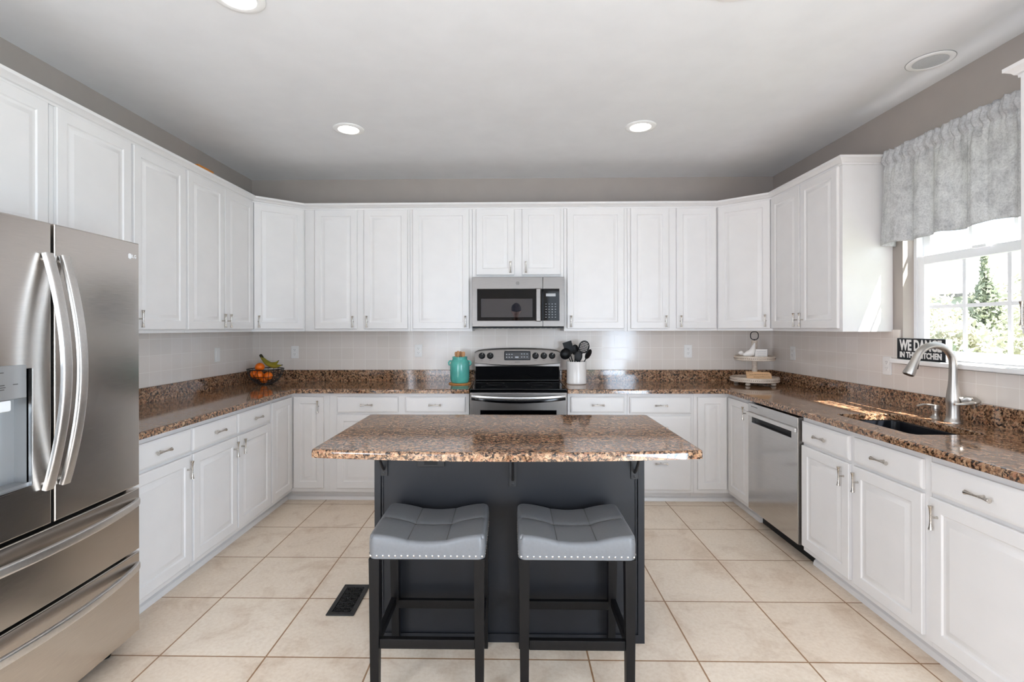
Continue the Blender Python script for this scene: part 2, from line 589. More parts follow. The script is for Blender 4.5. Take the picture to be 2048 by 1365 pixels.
# ================================================================== the room shell
structure('floor', MB().box(XL - .14, XR + .14, YR - .14, YB + .14, -.1, 0), 'floor', smooth=0)
structure('ceiling', MB().box(XL - .14, XR + .14, YR - .14, YB + .14, ZC, ZC + .1), 'ceiling', smooth=0)
wb = structure('wall_back', MB().box(XL - .14, XR + .14, YB, YB + .14, 0, ZC), 'wall', smooth=0)
LY0, LY1, LZ0, LZ1 = -2.3, -.7, .32, 2.2                 # window added in the left wall, out of view, to light the right run
w = MB()
for y0, y1, z0, z1 in ((LY1, YB, 0, ZC), (YR, LY0, 0, ZC), (LY0, LY1, 0, LZ0), (LY0, LY1, LZ1, ZC)): w.box(XL - .14, XL, y0, y1, z0, z1)
wl = structure('wall_left', w, 'wall', smooth=0)
WY0, WY1, WZ0, WZ1 = 2.175, 3.06, 1.185, 2.33          # kitchen window opening
PY0, PY1, PZ1 = -2.55, -.58, 2.16                       # patio door opening
w = MB()
for y0, y1, z0, z1 in ((WY1, YB, 0, ZC), (WY0, WY1, 0, WZ0), (WY0, WY1, WZ1, ZC), (PY1, WY0, 0, ZC), (PY0, PY1, PZ1, ZC), (YR, PY0, 0, ZC)):
    w.box(XR, XR + .14, y0, y1, z0, z1)
wr = structure('wall_right', w, 'wall', smooth=0)
w = MB()
RW = [(.85, 2.15), (-2.1, -.95)]                        # right rear window, and a left one added for the light
RZ0, RZ1 = .10, 2.25
for x0, x1, z0, z1 in ((XL - .14, -2.1, 0, ZC), (-.95, .85, 0, ZC), (2.15, XR + .14, 0, ZC), (-2.1, -.95, 0, RZ0), (-2.1, -.95, RZ1, ZC), (.85, 2.15, 0, RZ0), (.85, 2.15, RZ1, ZC)):
    w.box(x0, x1, YR - .14, YR, z0, z1)
structure('wall_rear', w, 'wall', smooth=0)

# glazed tile between worktop upstand and wall cabinets
MB().box(XL + .001, XR - .001, YB - .009, YB - .0005, 1.0, 1.40).build('tile_backsplash', 'tile_back', wb, smooth=0)
MB().box(XL + .0005, XL + .009, 2.14, YB - .0095, 1.0, 1.40).build('tile_backsplash', 'tile_side', wl, smooth=0)
t = MB()
t.box(XR - .009, XR - .0005, 3.075, YB - .0095, 1.0, 1.378)
t.box(XR - .009, XR - .0005, 1.545, 3.075, 1.0, 1.168)
t.build('tile_backsplash', 'tile_side', wr, smooth=0)

# ------------------------------------------------------------------ kitchen window
win = structure('window_1', MB().box(XR + .065, XR + .135, WY0, WY0 + .022, WZ0, WZ1).box(XR + .065, XR + .135, WY1 - .022, WY1, WZ0, WZ1)
                .box(XR + .065, XR + .135, WY0 + .022, WY1 - .022, WZ0, WZ0 + .02).box(XR + .065, XR + .135, WY0 + .022, WY1 - .022, WZ1 - .03, WZ1), 'vinylframe')
def sash(name, x0, x1, z0, z1, b0, b1):
    y0, y1 = WY0 + .023, WY1 - .023
    s = MB()
    s.rbox(x0, x1, y0, y0 + .052, z0, z1, .004).rbox(x0, x1, y1 - .052, y1, z0, z1, .004)
    s.rbox(x0, x1, y0 + .05, y1 - .05, z0, z0 + b0, .004).rbox(x0, x1, y0 + .05, y1 - .05, z1 - b1, z1, .004)
    o = s.build(name, 'vinylframe', win)
    g = MB()
    gy0, gy1, gz0, gz1 = y0 + .052, y1 - .052, z0 + b0, z1 - b1
    for k in (1, 2):
        y = gy0 + (gy1 - gy0) * k / 3
        g.box(x0 + .012, x1 - .012, y - .010, y + .010, gz0, gz1)
    g.box(x0 + .0125, x1 - .0125, gy0, gy1, (gz0 + gz1) / 2 - .010, (gz0 + gz1) / 2 + .010)
    g.build('muntin_bars', 'vinylframe', o)
    MB().box((x0 + x1) / 2 - .001, (x0 + x1) / 2 + .001, gy0, gy1, gz0, gz1).build('glass_pane', 'glass', o, smooth=0)
    return o
lo = sash('lower_sash', XR + .067, XR + .099, WZ0 + .021, 1.815, .052, .052)
MB().rbox(XR + .045, XR + .067, 2.58, 2.66, 1.805, 1.822, .003).build('sash_lock', 'vinylframe', lo)
sash('upper_sash', XR + .101, XR + .133, 1.775, WZ1 - .031, .035, .04)
# sill board with rounded nose, and its apron
s = MB().rbox(XR - .045, XR + .064, WY0 + .001, WY1 - .001, WZ0 + .0005, WZ0 + .016, .003)
s.rbox(XR - .048, XR - .0095, WY0 - .05, WY1 + .05, WZ0 - .012, WZ0 + .016, .007, 3)
s.build('window_sill', 'trim', win)
# patio door and rear windows behind the camera (they let daylight in); the left and rear-left windows are added for light
d = MB()
for y in (PY0, (PY0 + PY1) / 2 - .04, PY1 - .08):
    d.box(XR + .05, XR + .1, y, y + .08, 0, PZ1)
d.box(XR + .05, XR + .1, PY0, PY1, 0, .09).box(XR + .05, XR + .1, PY0, PY1, PZ1 - .08, PZ1)
pd = structure('door_1', d, 'vinylframe')
MB().box(XR + .074, XR + .076, PY0 + .08, PY1 - .08, .09, PZ1 - .08).build('glass_pane', 'glass', pd, smooth=0)
d = MB()
for y in (LY0, (LY0 + LY1) / 2 - .03, LY1 - .06): d.box(XL - .1, XL - .05, y, y + .06, LZ0, LZ1)
for z in (LZ0, (LZ0 + LZ1) / 2 - .03, LZ1 - .06): d.box(XL - .098, XL - .052, LY0, LY1, z, z + .06)
o = structure('window_4', d, 'vinylframe')
MB().box(XL - .076, XL - .074, LY0 + .06, LY1 - .06, LZ0 + .06, LZ1 - .06).build('glass_pane', 'glass', o, smooth=0)
for i, (x0, x1) in enumerate(RW):
    d = MB()
    for x in (x0, (x0 + x1) / 2 - .03, x1 - .06): d.box(x, x + .06, YR - .1, YR - .05, RZ0, RZ1)
    for z in (RZ0, (RZ0 + RZ1) / 2 - .03, RZ1 - .06): d.box(x0, x1, YR - .098, YR - .052, z, z + .06)
    o = structure('window_%d' % (i + 2), d, 'vinylframe')
    MB().box(x0 + .06, x1 - .06, YR - .076, YR - .074, RZ0 + .06, RZ1 - .06).build('glass_pane', 'glass', o, smooth=0)

# ------------------------------------------------------------------ outdoors, seen through the kitchen window
g = MB().box(XR + 1.2, 60, -20, 60, -.9, -.6)
tag(g.build('lawn', 'grass', smooth=0), 'sunlit grass lawn outside the kitchen window', 'lawn', kind='stuff')
def tree(x, y, r, h, mat, label, seed, n=4200, leaf=.062, name='leafy_tree', conic=False):
    rnd = random.Random(seed)
    root = thing(name, label, 'tree', (x, y, -.595), 0, 'trees outside the window')
    m = MB()
    lobes = [(0, 0, h * .5, 1.0)] + [(rnd.uniform(-.5, .5) * r, rnd.uniform(-.5, .5) * r, h * rnd.uniform(.3, .85), rnd.uniform(.5, .8)) for _ in range(9)]
    for i in range(n):
        cx_, cy_, cz_, sr = rnd.choice(lobes)
        u = Vector((rnd.gauss(0, 1), rnd.gauss(0, 1), rnd.gauss(0, 1))).normalized() * (rnd.random() ** .33)
        p = Vector((cx_ + u.x * r * sr * .75, cy_ + u.y * r * sr * .75, cz_ + u.z * h * .36 * sr))
        if conic:
            k = max(.08, 1 - p.z / (h * 1.02)); p.x *= k * 1.5; p.y *= k * 1.5
        p.z = max(.15, p.z)
        a = Vector((rnd.gauss(0, 1), rnd.gauss(0, 1), rnd.gauss(0, 1))).normalized()
        b = a.cross(Vector((rnd.gauss(0, 1), rnd.gauss(0, 1), rnd.gauss(0, 1)))).normalized()
        sz = leaf * rnd.uniform(.6, 1.25)
        m.add([p - a * sz, p - b * sz * .45, p + a * sz, p + b * sz * .45], [(0, 1, 2, 3)])
    m.build('crown', mat, root, smooth=0, fix=False)
    tr = MB().tube([(0, 0, .001), (.03, .02, h * .3), (-.02, 0, h * .6)], [r * .09, r * .07, r * .03], 8)
    for k in range(4):
        a = k * 1.6 + seed
        tr.tube([(0, 0, h * (.28 + .06 * k)), (cos(a) * r * .3, sin(a) * r * .3, h * (.45 + .06 * k))], [r * .04, r * .015], 6)
    tr.build('trunk', 'bark', root)
    return root
tree(6.75, 7.75, .72, 2.15, 'leaf_b', 'pale bushy tree in the left part of the kitchen window, before the house', 3)
tree(8.95, 9.55, .78, 3.2, 'leaf_a', 'tall green pointed tree seen through the middle of the kitchen window', 5, conic=True)
tree(11.0, 11.3, .85, 3.3, 'leaf_b', 'pale tree between the green pointed tree and the window\'s right edge', 11)
tree(8.15, 7.95, .55, 2.9, 'leaf_b', 'slim pale tree at the right edge of the kitchen window', 8, n=1500)
tree(5.75, 6.75, .40, 1.75, 'leaf_a', 'low green bush at the bottom left of the kitchen window', 14, n=1200)
hd = thing('hedge', 'long pale green clipped hedge behind the trees outside the window', 'hedge', (12.4, 13.2, -.595))
m = MB()
rnd = random.Random(77)
for i in range(6500):
    p = Vector((rnd.uniform(-3.4, 3.4), rnd.uniform(-.6, .6), 0.12 + 2.5 * rnd.random() ** .8))
    p.z += .25 * sin(p.x * 3.1) * (p.z / 2.5)
    a = Vector((rnd.gauss(0, 1), rnd.gauss(0, 1), rnd.gauss(0, 1))).normalized()
    b_ = a.cross(Vector((rnd.gauss(0, 1), rnd.gauss(0, 1), rnd.gauss(0, 1)))).normalized()
    m.add([p - a * .1, p - b_ * .05, p + a * .1, p + b_ * .05], [(0, 1, 2, 3)])
m.build('foliage', 'leaf_b', hd, smooth=0, fix=False)
MB().box(-3.3, 3.3, -.1, .1, .001, 2.0).build('stems', 'bark', hd)
hs = thing('neighbour_house', 'pale sided house with a grey gable roof far outside the window', 'house', (17.2, 20.6, -.595), radians(25))
MB().prism([(-3, 0), (3, 0), (3, 3.2), (0, 5.2), (-3, 3.2)], 0, 6, RX(90)).build('siding_wall', 'siding', hs, smooth=0)
rf = MB()
for sgn in (-1, 1):
    a = atan2(2.0, 3.0)
    rf.add([(sgn * 3.4, .3, 3.0), (0, .3, 5.26), (0, -6.3, 5.26), (sgn * 3.4, -6.3, 3.0), (sgn * 3.4, .3, 3.12), (0, .3, 5.4), (0, -6.3, 5.4), (sgn * 3.4, -6.3, 3.12)],
           [(0, 1, 2, 3), (4, 5, 6, 7), (0, 1, 5, 4), (1, 2, 6, 5), (2, 3, 7, 6), (3, 0, 4, 7)])
rf.build('roof', 'shingle', hs, smooth=0)
MB().box(-.6, .6, -6.06, -5.98, 1.0, 2.6).build('window_frame', 'vinylframe', hs)
MB().box(-.5, .5, -6.08, -6.05, 1.1, 2.5).build('window_glass', 'pane_dark', hs)

# ================================================================== cabinets
DOOR = [(0, 0.0015), (0, .016), (.003, .0185), (.050, .0185), (.053, .0175), (.058, .0125), (.066, .0118), (.072, .0125), (.088, .0172), (.092, .0175)]
SLAB = [(0, 0.0015), (0, .013), (.004, .016), (.012, .0185), (.016, .019)]
PULL = [(.0088, -.048), (.0092, -.0475), (.0082, -.044), (.0062, -.036), (.0046, -.024), (.0039, -.010), (.0037, 0), (.0039, .010), (.0046, .024), (.0062, .036), (.0082, .044), (.0092, .0475), (.0088, .048)]
def pull_mesh(x, z, y, vertical=True, scale=1.0):
    """flared bow-tie bar on one centre post, standing off a door face at local y."""
    m = MB()
    t = T(x, y - .026, z) @ (Matrix.Identity(4) if vertical else RY(90))
    m.lathe([(r * scale, h * scale) for r, h in PULL], n=14, mx=t)
    m.tube([(x, y + .0005, z), (x, y - .004, z), (x, y - .026, z)], [.006, .0045, .0042], 10)
    return m
def door(parent, x0, x1, z0, z1, hx=None, hz=None, name='door', horizontal=False, y=0.0, prof=None):
    o = MB(T(0, y, 0)).rings(x1 - x0, z1 - z0, prof or DOOR, x0, z0).build(name, 'white', parent, smooth=20)
    if hx is not None:
        pull_mesh(hx, hz, y - .0188, not horizontal).build('handle', 'nickel', o, label='brushed nickel bow-tie pull')
    return o
def frame(p0, p1):
    d = Vector(p1) - Vector(p0)
    return (p0[0], p0[1], 0), atan2(d.y, d.x), d.length
UZ0, UZ1, UD0, UD1 = 1.366, 2.42, 1.386, 2.404
UH = UD0 + .061
def upper(p0, p1, doors, label, z0=UZ0, dz0=UD0, depth=.30, poly=None, name='wall_cabinet'):
    """doors: (u0, u1, handle side 'l'/'r') along the front; poly overrides the plan of the carcass."""
    loc, rz, L = frame(p0, p1)
    o = thing(name, label, 'cabinet', loc, rz, 'white wall cabinets')
    c = MB()
    if poly:
        c.prism(poly, z0, UZ1)
    else:
        c.box(.0006, L - .0006, 0, depth, z0, UZ1)
    c.build('carcass', 'white', o, smooth=0)
    for u0, u1, hs in doors:
        hx = (u1 - .031) if hs == 'r' else (u0 + .031)
        door(o, u0, u1, dz0, UD1, hx if hs else None, dz0 + .061)
    return o
XU, YU, XUR = -2.08, 4.24, 2.07     # face-frame planes of the wall cabinets
# left wall, near to far
upper((XU, 1.24), (XU, 2.203), [(.02, .475, 'r'), (.485, .945, 'l')], 'white cabinet over the refrigerator with two raised-panel doors', 1.78, 1.79, .303)
upper((XU, 2.204), (XU, 2.676), [(.022, .467, 'r')], 'white single-door wall cabinet just beyond the refrigerator, its lower half hidden', depth=.303)
upper((XU, 2.677), (XU, 3.133), [(.012, .448, 'l')], 'white single-door wall cabinet beyond the refrigerator, handle at its near side', depth=.303)
upper((XU, 3.134), (XU, 3.963), [(.012, .418, 'r'), (.428, .820, 'l')], 'white double-door wall cabinet on the left wall next to the corner', depth=.303)
# left corner, set diagonally
def corner_poly(p0, p1, wx, wy):
    loc, rz, L = frame(p0, p1)
    inv = (Matrix.Translation(loc) @ Matrix.Rotation(rz, 4, 'Z')).inverted()
    world_pts = [p0, p1, (p1[0], wy), (wx, wy), (wx, p0[1])] if wx < 0 else [p0, p1, (wx, p1[1]), (wx, wy), (p0[0], wy)]
    return [tuple((inv @ Vector((x, y, 0)))[:2]) for x, y in world_pts]
pa, pb = (XU, 3.965), (-1.766, YU)
upper(pa, pb, [(.012, .404, 'l')], 'white diagonal wall cabinet in the left corner above the fruit bowl', poly=corner_poly(pa, pb, XL + .002, YB - .002), name='corner_wall_cabinet')
# back wall
def backu(x0, x1, doors, label, **k):
    upper((x0, YU), (x1, YU), [(a - x0, b - x0, s_) for a, b, s_ in doors], label, depth=.307, **k)
backu(-1.764, -.859, [(-1.674, -1.310, 'r'), (-1.251, -.877, 'l')], 'white double-door wall cabinet on the back wall, nearest the left corner')
backu(-.858, -.326, [(-.833, -.352, 'r')], 'white single-door wall cabinet immediately left of the microwave')
backu(-.325, .453, [(-.291, .032, 'r'), (.100, .424, 'l')], 'short white double-door wall cabinet directly above the microwave', z0=1.822, dz0=1.844)
backu(.454, .990, [(.481, .961, 'l')], 'white single-door wall cabinet immediately right of the microwave')
backu(.991, 1.748, [(1.018, 1.339, 'r'), (1.402, 1.735, 'l')], 'white double-door wall cabinet on the back wall, nearest the right corner')
pa, pb = (1.75, YU), (XUR, 3.965)
upper(pa, pb, [(.012, .408, 'r')], 'white diagonal wall cabinet in the right corner above the tiered tray', poly=corner_poly(pa, pb, XR - .002, YB - .002), name='corner_wall_cabinet')
upper((XUR, 3.963), (XUR, 3.136), [(.010, .392, 'r'), (.402, .800, 'l')], 'white double-door wall cabinet on the right wall beside the window', depth=.308)
upper((XUR, 2.05), (XUR, 1.56), [(.012, .478, 'l')], 'white wall cabinet at the right edge of the picture, nearest the camera', depth=.308)
# crown moulding along the tops
CROWN = [(.0006, 2.406), (.007, 2.406), (.008, 2.417), (.016, 2.421), (.022, 2.430), (.034, 2.438), (.040, 2.441), (.040, 2.456), (-.02, 2.456), (-.02, 2.4206), (.0006, 2.4206)]
structure('trim_1', MB().sweep([(XR - .003, 3.136), (XUR, 3.136), (XUR, 3.965), (1.75, YU), (-1.766, YU), (XU, 3.965), (XU, 1.24)], CROWN), 'white', smooth=25)
structure('trim_2', MB().sweep([(XUR, 1.56), (XUR, 2.05), (XR - .003, 2.05)], CROWN), 'white', smooth=25)

# ---- base cabinets
BZ0, BZ1 = .086, .8745
DRZ0, DRZ1, DOZ0, DOZ1 = .722, .846, .118, .704
def base(p0, p1, fronts, label, depth=.6, name='base_cabinet', toe=True):
    """fronts: ('door'|'drawer', u0, u1, handle side or None, z0, z1)."""
    loc, rz, L = frame(p0, p1)
    o = thing(name, label, 'cabinet', loc, rz, 'white base cabinets')
    if name == 'sink_base_cabinet':         # open top so that the basin hangs inside
        c = MB().box(.0006, L - .0006, 0, .02, BZ0, BZ1).box(.0006, .018, .02, depth, BZ0, BZ1).box(L - .018, L - .0006, .02, depth, BZ0, BZ1)
        c.box(.018, L - .018, .02, depth, BZ0, BZ0 + .018)
    else:
        c = MB().box(.0006, L - .0006, 0, depth, BZ0, BZ1)
    c.build('carcass', 'white', o, smooth=0)
    if toe: MB().box(.001, L - .001, .072, .09, 0.0005, BZ0 - .0005).build('toe_kick', 'white', o, smooth=0)
    for kind, u0, u1, hs, z0, z1 in fronts:
        if kind == 'drawer':
            door(o, u0, u1, z0, z1, (u0 + u1) / 2, (z0 + z1) / 2 if z1 - z0 < .2 else z1 - .085, 'drawer', True, prof=SLAB)
        else:
            hx = None if hs is None else (u1 - .036 if hs == 'r' else u0 + .036)
            door(o, u0, u1, z0, z1, hx, z1 - .072)
    return o
XB, YBF, XBR = -1.755, 3.95, 1.72
def pair(u0, u1, hs): return [('drawer', u0, u1, None, DRZ0, DRZ1), ('door', u0, u1, hs, DOZ0, DOZ1)]
base((XB, 2.165), (XB, 2.683), pair(.02, .513, 'r'), 'white base cabinet beside the refrigerator, one drawer over one door')
base((XB, 2.684), (XB, 3.579), pair(.010, .445, 'r') + pair(.459, .888, 'l'), 'white base cabinet on the left wall, two drawers over two doors')
def backb(x0, x1, fr, label):
    base((x0, YBF), (x1, YBF), [(k, a - x0, b - x0, h, z0, z1) for k, a, b, h, z0, z1 in fr], label, .597)
backb(-1.445, -.330, pair(-1.384, -.894, 'r') + pair(-.838, -.360, 'l'), 'white base cabinet left of the range, two drawers over two doors')
backb(.450, .920, pair(.475, .897, 'l'), 'white base cabinet right of the range, drawer over door')
backb(.921, 1.442, [('drawer', .939, 1.419, None, .716, DRZ1), ('drawer', .939, 1.419, None, .434, .694), ('drawer', .939, 1.419, None, .110, .412)],
      'white three-drawer base cabinet on the back wall, by the right corner')
def side_pairs(p, lst):
    fr = []
    for a, b, h in lst: fr += pair(p - a, p - b, h)
    return fr
base((XBR, 2.952), (XBR, 2.062), side_pairs(2.952, [(2.944, 2.538, 'r'), (2.505, 2.092, 'l')]), 'white sink base cabinet right of the dishwasher, two drawer fronts over two doors', .61, name='sink_base_cabinet')
base((XBR, 2.061), (XBR, 1.560), side_pairs(2.061, [(2.052, 1.585, 'l')]), 'white base cabinet at the right edge of the picture, nearest the camera', .65)
# corner units: an L in plan with two bifold door leaves
def corner_base(sign, label):
    o = thing('corner_base_cabinet', label, 'cabinet', (0, 0, 0), 0, 'white base cabinets')
    if sign < 0:
        xw, xf, xe, ye = XL + .012, XB, -1.4456, 3.5796
        poly = [(xw, ye), (xf, ye), (xf, YBF), (xe, YBF), (xe, YB - .012), (xw, YB - .012)]
        toe = [(xf - .09, ye), (xf - .072, ye), (xf - .072, YBF + .072), (xe, YBF + .072), (xe, YBF + .09), (xf - .09, YBF + .09)]
    else:
        xw, xf, xe, ye = XR - .012, XBR, 1.4426, 3.575
        poly = [(xw, ye), (xf, ye), (xf, YBF), (xe, YBF), (xe, YB - .012), (xw, YB - .012)]
        toe = [(xf + .09, ye), (xf + .072, ye), (xf + .072, YBF + .072), (xe, YBF + .072), (xe, YBF + .09), (xf + .09, YBF + .09)]
    MB().prism(poly, BZ0, BZ1).build('carcass', 'white', o, smooth=0)
    MB().prism(toe, .0005, BZ0 - .0005).build('toe_kick', 'white', o, smooth=0)
    def leaf(mx, w, hx):
        a = MB(mx).rings(w, .846 - DOZ0, DOOR, 0, DOZ0).build('door', 'white', o, smooth=20)
        if hx is not None:
            h = MB(mx); q = pull_mesh(hx, .846 - .075, -.0188); h.add(q.v, q.f); h.build('handle', 'nickel', a, label='brushed nickel bow-tie pull')
    if sign < 0:
        leaf(T(-1.732, YBF, 0), 1.732 - 1.492, .24 - .038)
        leaf(T(XB, 3.592, 0) @ RZ(90), 3.924 - 3.592, None)
    else:
        leaf(T(1.470, YBF, 0), 1.697 - 1.470, None)
        leaf(T(XBR, 3.924, 0) @ RZ(-90), 3.924 - 3.585, .30)
corner_base(-1, 'white L-shaped base cabinet in the left corner below the fruit bowl')
corner_base(1, 'white L-shaped base cabinet in the right corner below the tiered tray')
# shoe moulding on the floor along the toe kicks
SHOE = [(0, 0.0004), (.018, 0.0004), (.018, .012), (.013, .026), (.004, .033), (0, .034)]
structure('baseboard_left', MB().sweep([(-.331, YBF + .0715), (XB - .0715, YBF + .0715), (XB - .0715, 2.166)], SHOE), 'white')
structure('baseboard_back', MB().sweep([(XBR + .0715, 3.576), (XBR + .0715, YBF + .0715), (.451, YBF + .0715)], SHOE), 'white')
structure('baseboard_right', MB().sweep([(XBR + .0715, 1.562), (XBR + .0715, 2.950)], SHOE), 'white')

# ================================================================== granite worktops
def slab_poly(m, outer, holes, z0, z1, r=.012, seg=4, hr=.004):
    """stone slab with a quarter-round top edge; outer counter-clockwise, holes too."""
    def offs(P, d):
        n, out = len(P), []
        for i in range(n):
            a, b, c = Vector(P[i - 1]), Vector(P[i]), Vector(P[(i + 1) % n])
            d0, d1 = (b - a).normalized(), (c - b).normalized()
            n0, n1 = Vector((-d0.y, d0.x)), Vector((-d1.y, d1.x))
            mm = (n0 + n1).normalized(); mm = mm / max(.4, mm.dot(n0))
            out.append((b.x + mm.x * d, b.y + mm.y * d))
        return out
    loops = []
    for P, rr, sgn in [(outer, r, 1)] + [(h, hr, -1) for h in holes]:
        lv = [[(x, y, z0) for x, y in P]]
        for k in range(seg + 1):
            t = pi / 2 * k / seg
            q = offs(P, sgn * rr * (1 - cos(t)))
            lv.append([(x, y, z1 - rr + rr * sin(t)) for x, y in q])
        loops.append(lv)
        n = len(P)
        vs = [p for l_ in lv for p in l_]
        m.add(vs, [(j * n + i, j * n + (i + 1) % n, (j + 1) * n + (i + 1) % n, (j + 1) * n + i) for j in range(len(lv) - 1) for i in range(n)])
    for lvl in (-1, 0):
        polys = [[Vector(p) for p in lv[lvl]] for lv in loops]
        flat = [tuple(p) for P in polys for p in P]
        tri = tessellate_polygon([[Vector((p.x, p.y, 0)) for p in P] for P in polys])
        m.add(flat, [tuple(t) for t in tri])
    return m
def weld(o):
    bm = bmesh.new(); bm.from_mesh(o.data)
    bmesh.ops.remove_doubles(bm, verts=bm.verts, dist=1e-5)
    bmesh.ops.recalc_face_normals(bm, faces=bm.faces)
    bm.to_mesh(o.data); bm.free()
    o.data.set_sharp_from_angle(angle=radians(30))
    return o
XCL, YCF, XCR = -1.7187, 3.9087, 1.6856
gx0, gx1, gy1 = XL + .010, XR - .010, YB - .010
lt = [(gx0, 2.16), (XCL, 2.16), (XCL, YCF), (-.327, YCF), (-.327, gy1), (gx0, gy1)]
o = tag(weld(slab_poly(MB(), lt, [], .876, ZT).build('countertop', 'granite')), 'speckled brown granite worktop running from the refrigerator round to the range', 'countertop', 'granite worktops')
MB().sweep([(-.327, gy1 - .0003), (gx0 + .0003, gy1 - .0003), (gx0 + .0003, 2.16)], [(0, ZT + .0003), (.02, ZT + .0003), (.02, 1.007), (.017, 1.010), (0, 1.010)]).build('upstand', 'granite', o)
SX0, SX1, SY0, SY1 = 1.815, 2.150, 2.275, 2.815
def rrect(x0, x1, y0, y1, r, n=5):
    P = []
    for cx_, cy_, a0 in ((x1 - r, y0 + r, -90), (x1 - r, y1 - r, 0), (x0 + r, y1 - r, 90), (x0 + r, y0 + r, 180)):
        for k in range(n + 1):
            a = radians(a0 + 90 * k / n); P.append((cx_ + r * cos(a), cy_ + r * sin(a)))
    return P
rt = [(.447, YCF), (XCR, YCF), (XCR, 1.561), (gx1, 1.561), (gx1, gy1), (.447, gy1)]
o = tag(weld(slab_poly(MB(), rt, [rrect(SX0, SX1, SY0, SY1, .03)], .876, ZT).build('countertop', 'granite')), 'speckled brown granite worktop with the sink cut-out, from the range along the window wall', 'countertop', 'granite worktops')
MB().sweep([(gx1 - .0003, 1.561), (gx1 - .0003, gy1 - .0003), (.447, gy1 - .0003)], [(0, ZT + .0003), (.02, ZT + .0003), (.02, 1.007), (.017, 1.010), (0, 1.010)]).build('upstand', 'granite', o)

# ---- undermount sink
sk = thing('kitchen_sink', 'black undermount sink set in the granite below the window', 'sink', ((SX0 + SX1) / 2, (SY0 + SY1) / 2, 0))
def rr(dx, dy, z, r): return [(x, y, z) for x, y in rrect(-(SX1 - SX0) / 2 + dx, (SX1 - SX0) / 2 - dx, -(SY1 - SY0) / 2 + dy, (SY1 - SY0) / 2 - dy, r)]
lv = [rr(-.018, -.018, .8755, .04), rr(-.006, -.006, .8755, .034), rr(.0, .0, .868, .034), rr(.006, .006, .70, .04), rr(.02, .02, .682, .05), rr(.11, .2, .678, .03)]
lv += [rr(.11, .2, .670, .03), rr(.01, .01, .672, .05), rr(-.006, -.006, .70, .045), rr(-.012, -.012, .868, .04), rr(-.018, -.018, .868, .04)]
n = len(lv[0])
fs = [(j * n + i, j * n + (i + 1) % n, (j + 1) * n + (i + 1) % n, (j + 1) * n + i) for j in range(len(lv) - 1) for i in range(n)]
fs += [tuple(5 * n + i for i in range(n)), tuple(6 * n + i for i in range(n)), ]
fs += [(10 * n + i, 10 * n + (i + 1) % n, (i + 1) % n, i) for i in range(n)]
MB().add([p for l_ in lv for p in l_], fs).build('basin', 'sink', sk, smooth=40)
MB().lathe([(.0, .004), (.03, .004), (.042, .002), (.044, 0)], (0, 0, .6782), 24, cap=False).build('drain', 'nickel', sk)

# ---- faucet
fc = thing('kitchen_faucet', 'brushed nickel gooseneck pull-down faucet with a side lever', 'faucet', (2.252, 2.572, ZT))
b = MB().lathe([(.037, 0.0005), (.037, .006), (.031, .012), (.0285, .03), (.0275, .075), (.029, .095), (.031, .108), (.0295, .118), (.026, .15), (.0215, .185), (.0185, .215), (.0178, .235)], n=28)
arc = [(0, 0, .235)]
R_ = .094
for k in range(0, 15):
    a = radians(k * 11.4)
    arc.append((-R_ + R_ * cos(a), 0, .298 + R_ * sin(a)))
b.tube(arc, [.0178] + [.0172] * 15, 18)
b.build('body', 'faucet', fc, smooth=50)
e = Vector(arc[-1]); dd = (Vector(arc[-1]) - Vector(arc[-2])).normalized()
sp = MB().tube([e - dd * .002, e + dd * .012, e + dd * .04, e + dd * .092, e + dd * .098], [.0178, .0188, .0205, .0262, .0250], 20)
sh = sp.build('spray_head', 'faucet', fc, smooth=50)
MB().tube([e + dd * .0985, e + dd * .1005], [.022, .021], 18).build('spray_face', 'black_plastic', sh)
MB().rbox(-.003, .003, -.007, .007, -.016, .016, .002, mx=T(*(e + dd * .045)) @ Matrix.Rotation(-radians(-12), 4, 'Y') @ T(.0225, 0, 0)).build('spray_button', 'black_plastic', sh)
lev = MB().tube([(.014, -.018, .112), (.044, -.026, .120), (.058, -.050, .121), (.046, -.080, .116), (.012, -.094, .110), (-.028, -.092, .106), (-.066, -.082, .103)],
                .01, 16, flat=[(.016, .018), (.014, .017), (.012, .014), (.015, .009), (.017, .0065), (.015, .005), (.008, .004)], up=(0, 0, 1))
lev.build('lever', 'faucet', fc, smooth=50)

sd = thing('soap_dispenser', 'short brushed nickel soap pump left of the faucet', 'soap dispenser', (2.258, 2.684, ZT))
MB().lathe([(.024, .0005), (.0235, .004), (.017, .010), (.0145, .022), (.016, .036), (.019, .046), (.0185, .048)], n=22).build('base', 'faucet', sd, smooth=50)
MB().lathe([(.0165, .0485), (.0185, .05), (.019, .066), (.016, .071), (.004, .073)], n=22).build('pump', 'faucet', sd, smooth=50)
MB().tube([(0, 0, .066), (-.03, 0, .071), (-.06, 0, .074), (-.085, 0, .069), (-.098, 0, .064)], .006, 10, flat=[(.012, .005), (.011, .005), (.009, .004), (.007, .0035), (.005, .003)], up=(0, 0, 1)).build('spout', 'faucet', sd, smooth=50)
